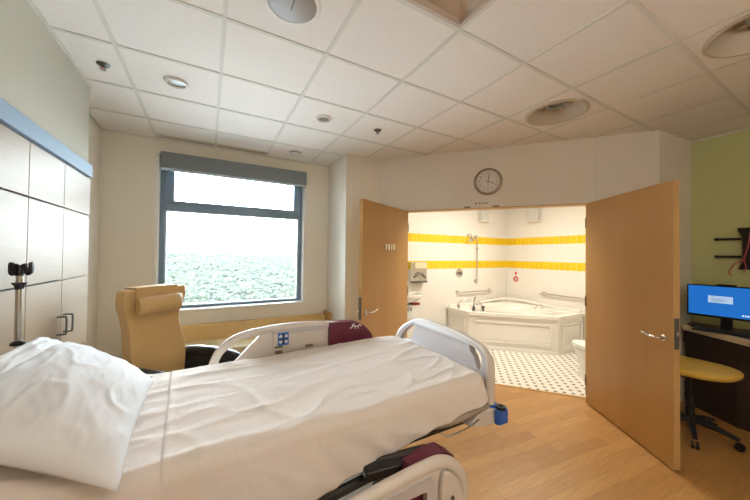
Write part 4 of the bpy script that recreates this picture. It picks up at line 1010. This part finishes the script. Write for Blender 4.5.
# ring detectors
def disc(x, y, r, label, inner_m, kind='smoke_detector', cat='smoke detector'):
    t = ceil_thing(kind, label, cat, x, y)
    bm = B(); lathe(bm, [(r * .70, .004), (r * .72, -.012), (r * .78, -.020), (r * .9, -.018), (r, -.004), (r, 0)], (0, 0, 0), (0, 0, 1), 36); obj('trim_ring', bm, M['white'], t)
    bm = B(); lathe(bm, [(0, -.003), (r * .66, -.003), (r * .66, 0), (0, 0)], (0, 0, 0), (0, 0, 1), 36); obj('lens', bm, inner_m, t)
disc(-.242, 2.806, .082, 'round white ceiling reading light nearest the wardrobes', M['lampglass'], 'ceiling_spotlight', 'ceiling light')
disc(.978, 2.806, .078, 'small round white ceiling light between slot vent and sprinkler', M['lampglass'], 'ceiling_spotlight', 'ceiling light')
t = ceil_thing('smoke_detector', 'domed white smoke detector in ceiling in front of the window', 'smoke detector', .985, 3.93)
bm = B(); lathe(bm, [(0, -.026), (.04, -.025), (.065, -.020), (.075, -.010), (.095, -.008), (.095, 0), (0, 0)], (0, 0, 0), (0, 0, 1), 36); obj('body', bm, M['white'], t)
bm = B(); lathe(bm, [(.064, -.0205), (.074, -.0115), (.0745, -.013), (.0655, -.0225)], (0, 0, 0), (0, 0, 1), 36); obj('vent_ring', bm, M['grille'], t)
def sprinkler(x, y, label):
    t = ceil_thing('fire_sprinkler', label, 'sprinkler', x, y)
    bm = B(); lathe(bm, [(0, 0), (.04, 0), (.038, -.006), (.02, -.012), (0, -.012)], (0, 0, 0), (0, 0, 1), 28); obj('escutcheon', bm, M['steel_dark'], t)
    bm = B(); cyl(bm, (0, 0, -.01), (0, 0, -.022), .009, seg=12); tube(bm, [(.010, 0, -.020), (.014, 0, -.030), (.003, 0, -.040)], .003, 8); tube(bm, [(-.010, 0, -.020), (-.014, 0, -.030), (-.003, 0, -.040)], .003, 8); obj('frame', bm, M['steel_dark'], t)
    bm = B(); lathe(bm, [(0, -.040), (.017, -.040), (.017, -.042), (0, -.043)], (0, 0, 0), (0, 0, 1), 20); obj('deflector', bm, M['chrome'], t)
    bm = B(); cyl(bm, (0, 0, -.022), (0, 0, -.038), .0028, seg=8); obj('glass_bulb', bm, M['red'], t)
sprinkler(-.68, 2.806, 'metal fire sprinkler in ceiling beside the wardrobe bulkhead')
sprinkler(1.572, 2.775, 'metal fire sprinkler in the ceiling near the pier')
# slot diffuser
t = ceil_thing('slot_diffuser', 'long narrow white slot air vent in ceiling above the window', 'air vent', .06, 4.2)
bm = B(); prism(bm, [[(-.55, 4.13), (.68, 4.13), (.68, 4.265), (-.55, 4.265)], [(-.53, 4.15), (.66, 4.15), (.66, 4.245), (-.53, 4.245)]], XY, CEIL - .010, CEIL); box(bm, -.53, .66, 4.19, 4.20, CEIL - .008, CEIL); obj('frame', bm, M['tbar'], t, w=True, smooth=False)
bm = B(); box(bm, -.53, .66, 4.15, 4.245, CEIL - .003, CEIL - .001); obj('dark_slot', bm, M['brown_slot'], t, w=True, smooth=False)
# recessed downlights
for k, (x, y) in enumerate(DL):
    t = ceil_thing('recessed_downlight', ['large round recessed downlight in front of the clock wall', 'large round recessed downlight at upper right corner'][k], 'ceiling light', x, y, 'large round recessed downlights')
    bm = B(); lathe(bm, [(.238, .0), (.262, .0), (.262, -.006), (.238, -.010), (.232, -.002), (.205, .05), (.17, .10), (.165, .12), (.238, .12)], (0, 0, 0), (0, 0, 1), 48)
    obj('reflector', bm, M['reflector'], t)
    bm = B(); lathe(bm, [(0, .115), (.17, .115), (.17, .125), (0, .125)], (0, 0, 0), (0, 0, 1), 40); obj('top_plate', bm, M['reflector'], t)
    bm = B(); tube(bm, [(.07 * math.cos(a), .07 * math.sin(a), .085) for a in [2 * PI * i / 20 for i in range(21)]], .018, 10, caps=False); lp = obj('lamp', bm, M['lampglass'], t)
    for q in range(9):
        a = 2 * PI * q / 9; bm = B(); obox(bm, (.115 * math.cos(a), .115 * math.sin(a), .098), (.05, .010, .028), rz=a); obj('lamp_fin', bm, M['brown_slot'] if q % 2 else M['chrome'], lp, smooth=False)
# recessed troffer
def troffer(x0, y0, label, m_, zc=.05):
    x1, y1 = x0 + .6125, y0 + .607
    t = ceil_thing('recessed_light_panel', label, 'ceiling light', (x0 + x1) / 2, (y0 + y1) / 2)
    bm = B(); I = .014
    prism(bm, [[(x0 + I, y0 + I), (x1 - I, y0 + I), (x1 - I, y1 - I), (x0 + I, y1 - I)], [(x0 + .035, y0 + .035), (x1 - .035, y0 + .035), (x1 - .035, y1 - .035), (x0 + .035, y1 - .035)]], XY, CEIL - .006, CEIL + .06)
    obj('housing', bm, M['steel_warm'], t, w=True, smooth=False)
    bm = B(); vs = []
    o = [(x0 + .035, y0 + .035), (x1 - .035, y0 + .035), (x1 - .035, y1 - .035), (x0 + .035, y1 - .035)]; i_ = [(x0 + .11, y0 + .11), (x1 - .11, y0 + .11), (x1 - .11, y1 - .11), (x0 + .11, y1 - .11)]
    va = [bm.verts.new((*p, CEIL + .03)) for p in o]; vb = [bm.verts.new((*p, CEIL + zc)) for p in i_]
    for k in range(4): bm.faces.new((va[k], va[(k + 1) % 4], vb[(k + 1) % 4], vb[k]))
    obj('sloped_reflector', bm, M['steel_warm'], t, w=True, smooth=False)
    bm = B(); box(bm, x0 + .11, x1 - .11, y0 + .11, y1 - .11, CEIL + zc, CEIL + zc + .006); obj('diffuser', bm, m_, t, w=True, smooth=False)
M['steel_warm'] = mat('warm_white_enamel', (.55, .46, .37), .4, .0)
troffer(gx[0] + .6125 * 4 + .0 if 0 else .673, .682, 'square recessed light panel at the top edge of the ceiling', M['diffuser'])

# added fill fixtures behind the viewer, and the bathroom ceiling light
def surf_light(name, label, x, y, z, sx, sy, m_):
    t = thing(name, label, 'ceiling light', (x, y, z - .05))
    obj('housing', box(B(), x - sx / 2, x + sx / 2, y - sy / 2, y + sy / 2, z - .045, z - .002), M['white'], t, w=True, bevel=.004)
    obj('diffuser', box(B(), x - sx / 2 + .03, x + sx / 2 - .03, y - sy / 2 + .03, y + sy / 2 - .03, z - .05, z - .045), m_, t, w=True, smooth=False)
t = thing('fill_uplight', 'long white fill uplight added on the wall behind the viewer', 'wall light', (1.0, -2.45, 2.05))  # added to brighten ceiling and walls
obj('housing', prism(B(), [[(-2.5, 2.0), (-2.40, 2.0), (-2.30, 2.08), (-2.30, 2.1), (-2.33, 2.1), (-2.42, 2.03), (-2.48, 2.03), (-2.48, 2.1), (-2.5, 2.1)]], lambda a, b, d: (d, a, b), 0, 2.0), M['white'], t, w=True, smooth=False)
obj('fill_tube', cyl(B(), (.05, -2.42, 2.055), (1.95, -2.42, 2.055), .014, seg=12), M['lit'], t, w=True)
surf_light('bathroom_ceiling_light', 'rectangular light fixture on the bathroom ceiling', 3.85, 2.75, BC, 1.2, .5, M['lit'])
surf_light('fill_ceiling_light', 'rectangular fill light added on the ceiling behind the viewer', .7, -.9, CEIL, 1.2, .6, M['lit'])  # added fill for the bed and room

# ------------------------------------------------------------------ lights
def area(name, loc, sx, sy, power, col, rot=(0, 0, 0)):
    l = bpy.data.lights.new(name, 'AREA'); l.shape = 'RECTANGLE'; l.size = sx; l.size_y = sy; l.energy = power; l.color = col
    o = bpy.data.objects.new(name, l); C.objects.link(o); o.location = loc; o.rotation_euler = rot; return o
area('bathroom_lamp', (3.85, 2.75, BC - .06), 1.1, .4, 42, (1, .93, .82))
area('room_fill', (.7, -.9, CEIL - .06), 1.1, .5, 13, (1, .92, .82))  # fill under the added ceiling fixture
area('uplight_fill', (1.0, -2.40, 2.09), 1.9, .12, 38, (1, .93, .85), (PI - .35, 0, 0))  # upward fill from the added wall fixture
p = area('window_portal', (.36, WY + .26, 1.8), 1.75, 1.9, 1, (1, 1, 1), (-PI / 2, 0, 0)); p.data.cycles.is_portal = True

w = bpy.data.worlds.new('sky'); S.world = w; w.use_nodes = True
N = w.node_tree.nodes; L = w.node_tree.links
bg = N['Background']; tc = N.new('ShaderNodeTexCoord'); sp = N.new('ShaderNodeSeparateXYZ'); cr = N.new('ShaderNodeValToRGB')
L.new(tc.outputs['Generated'], sp.inputs[0]); L.new(sp.outputs['Z'], cr.inputs['Fac']); L.new(cr.outputs['Color'], bg.inputs['Color'])
cr.color_ramp.elements[0].position = 0; cr.color_ramp.elements[0].color = (.86, .94, 1, 1)
cr.color_ramp.elements[1].position = .7; cr.color_ramp.elements[1].color = (.80, .90, 1, 1)
bg.inputs['Strength'].default_value = 22

# ------------------------------------------------------------------ camera
y_, p_, r_ = map(math.radians, (29.3, .87, .67))
fw = Vector((math.sin(y_) * math.cos(p_), math.cos(y_) * math.cos(p_), math.sin(p_))); rt = Vector((math.cos(y_), -math.sin(y_), 0)); up = rt.cross(fw)
rt, up = rt * math.cos(r_) + up * math.sin(r_), -rt * math.sin(r_) + up * math.cos(r_)
cam = bpy.data.cameras.new('camera'); co = bpy.data.objects.new('camera', cam); C.objects.link(co)
co.matrix_world = Matrix(((rt.x, up.x, -fw.x, 0), (rt.y, up.y, -fw.y, 0), (rt.z, up.z, -fw.z, 1.58), (0, 0, 0, 1)))
cam.sensor_width = 36; cam.lens = 297.4 / 750 * 36; cam.clip_start = .05; cam.clip_end = 3000
S.camera = co
S.view_settings.view_transform = 'Standard'; S.view_settings.look = 'None'; S.view_settings.gamma = 1; S.view_settings.use_curve_mapping = False
S.view_settings.exposure = .38
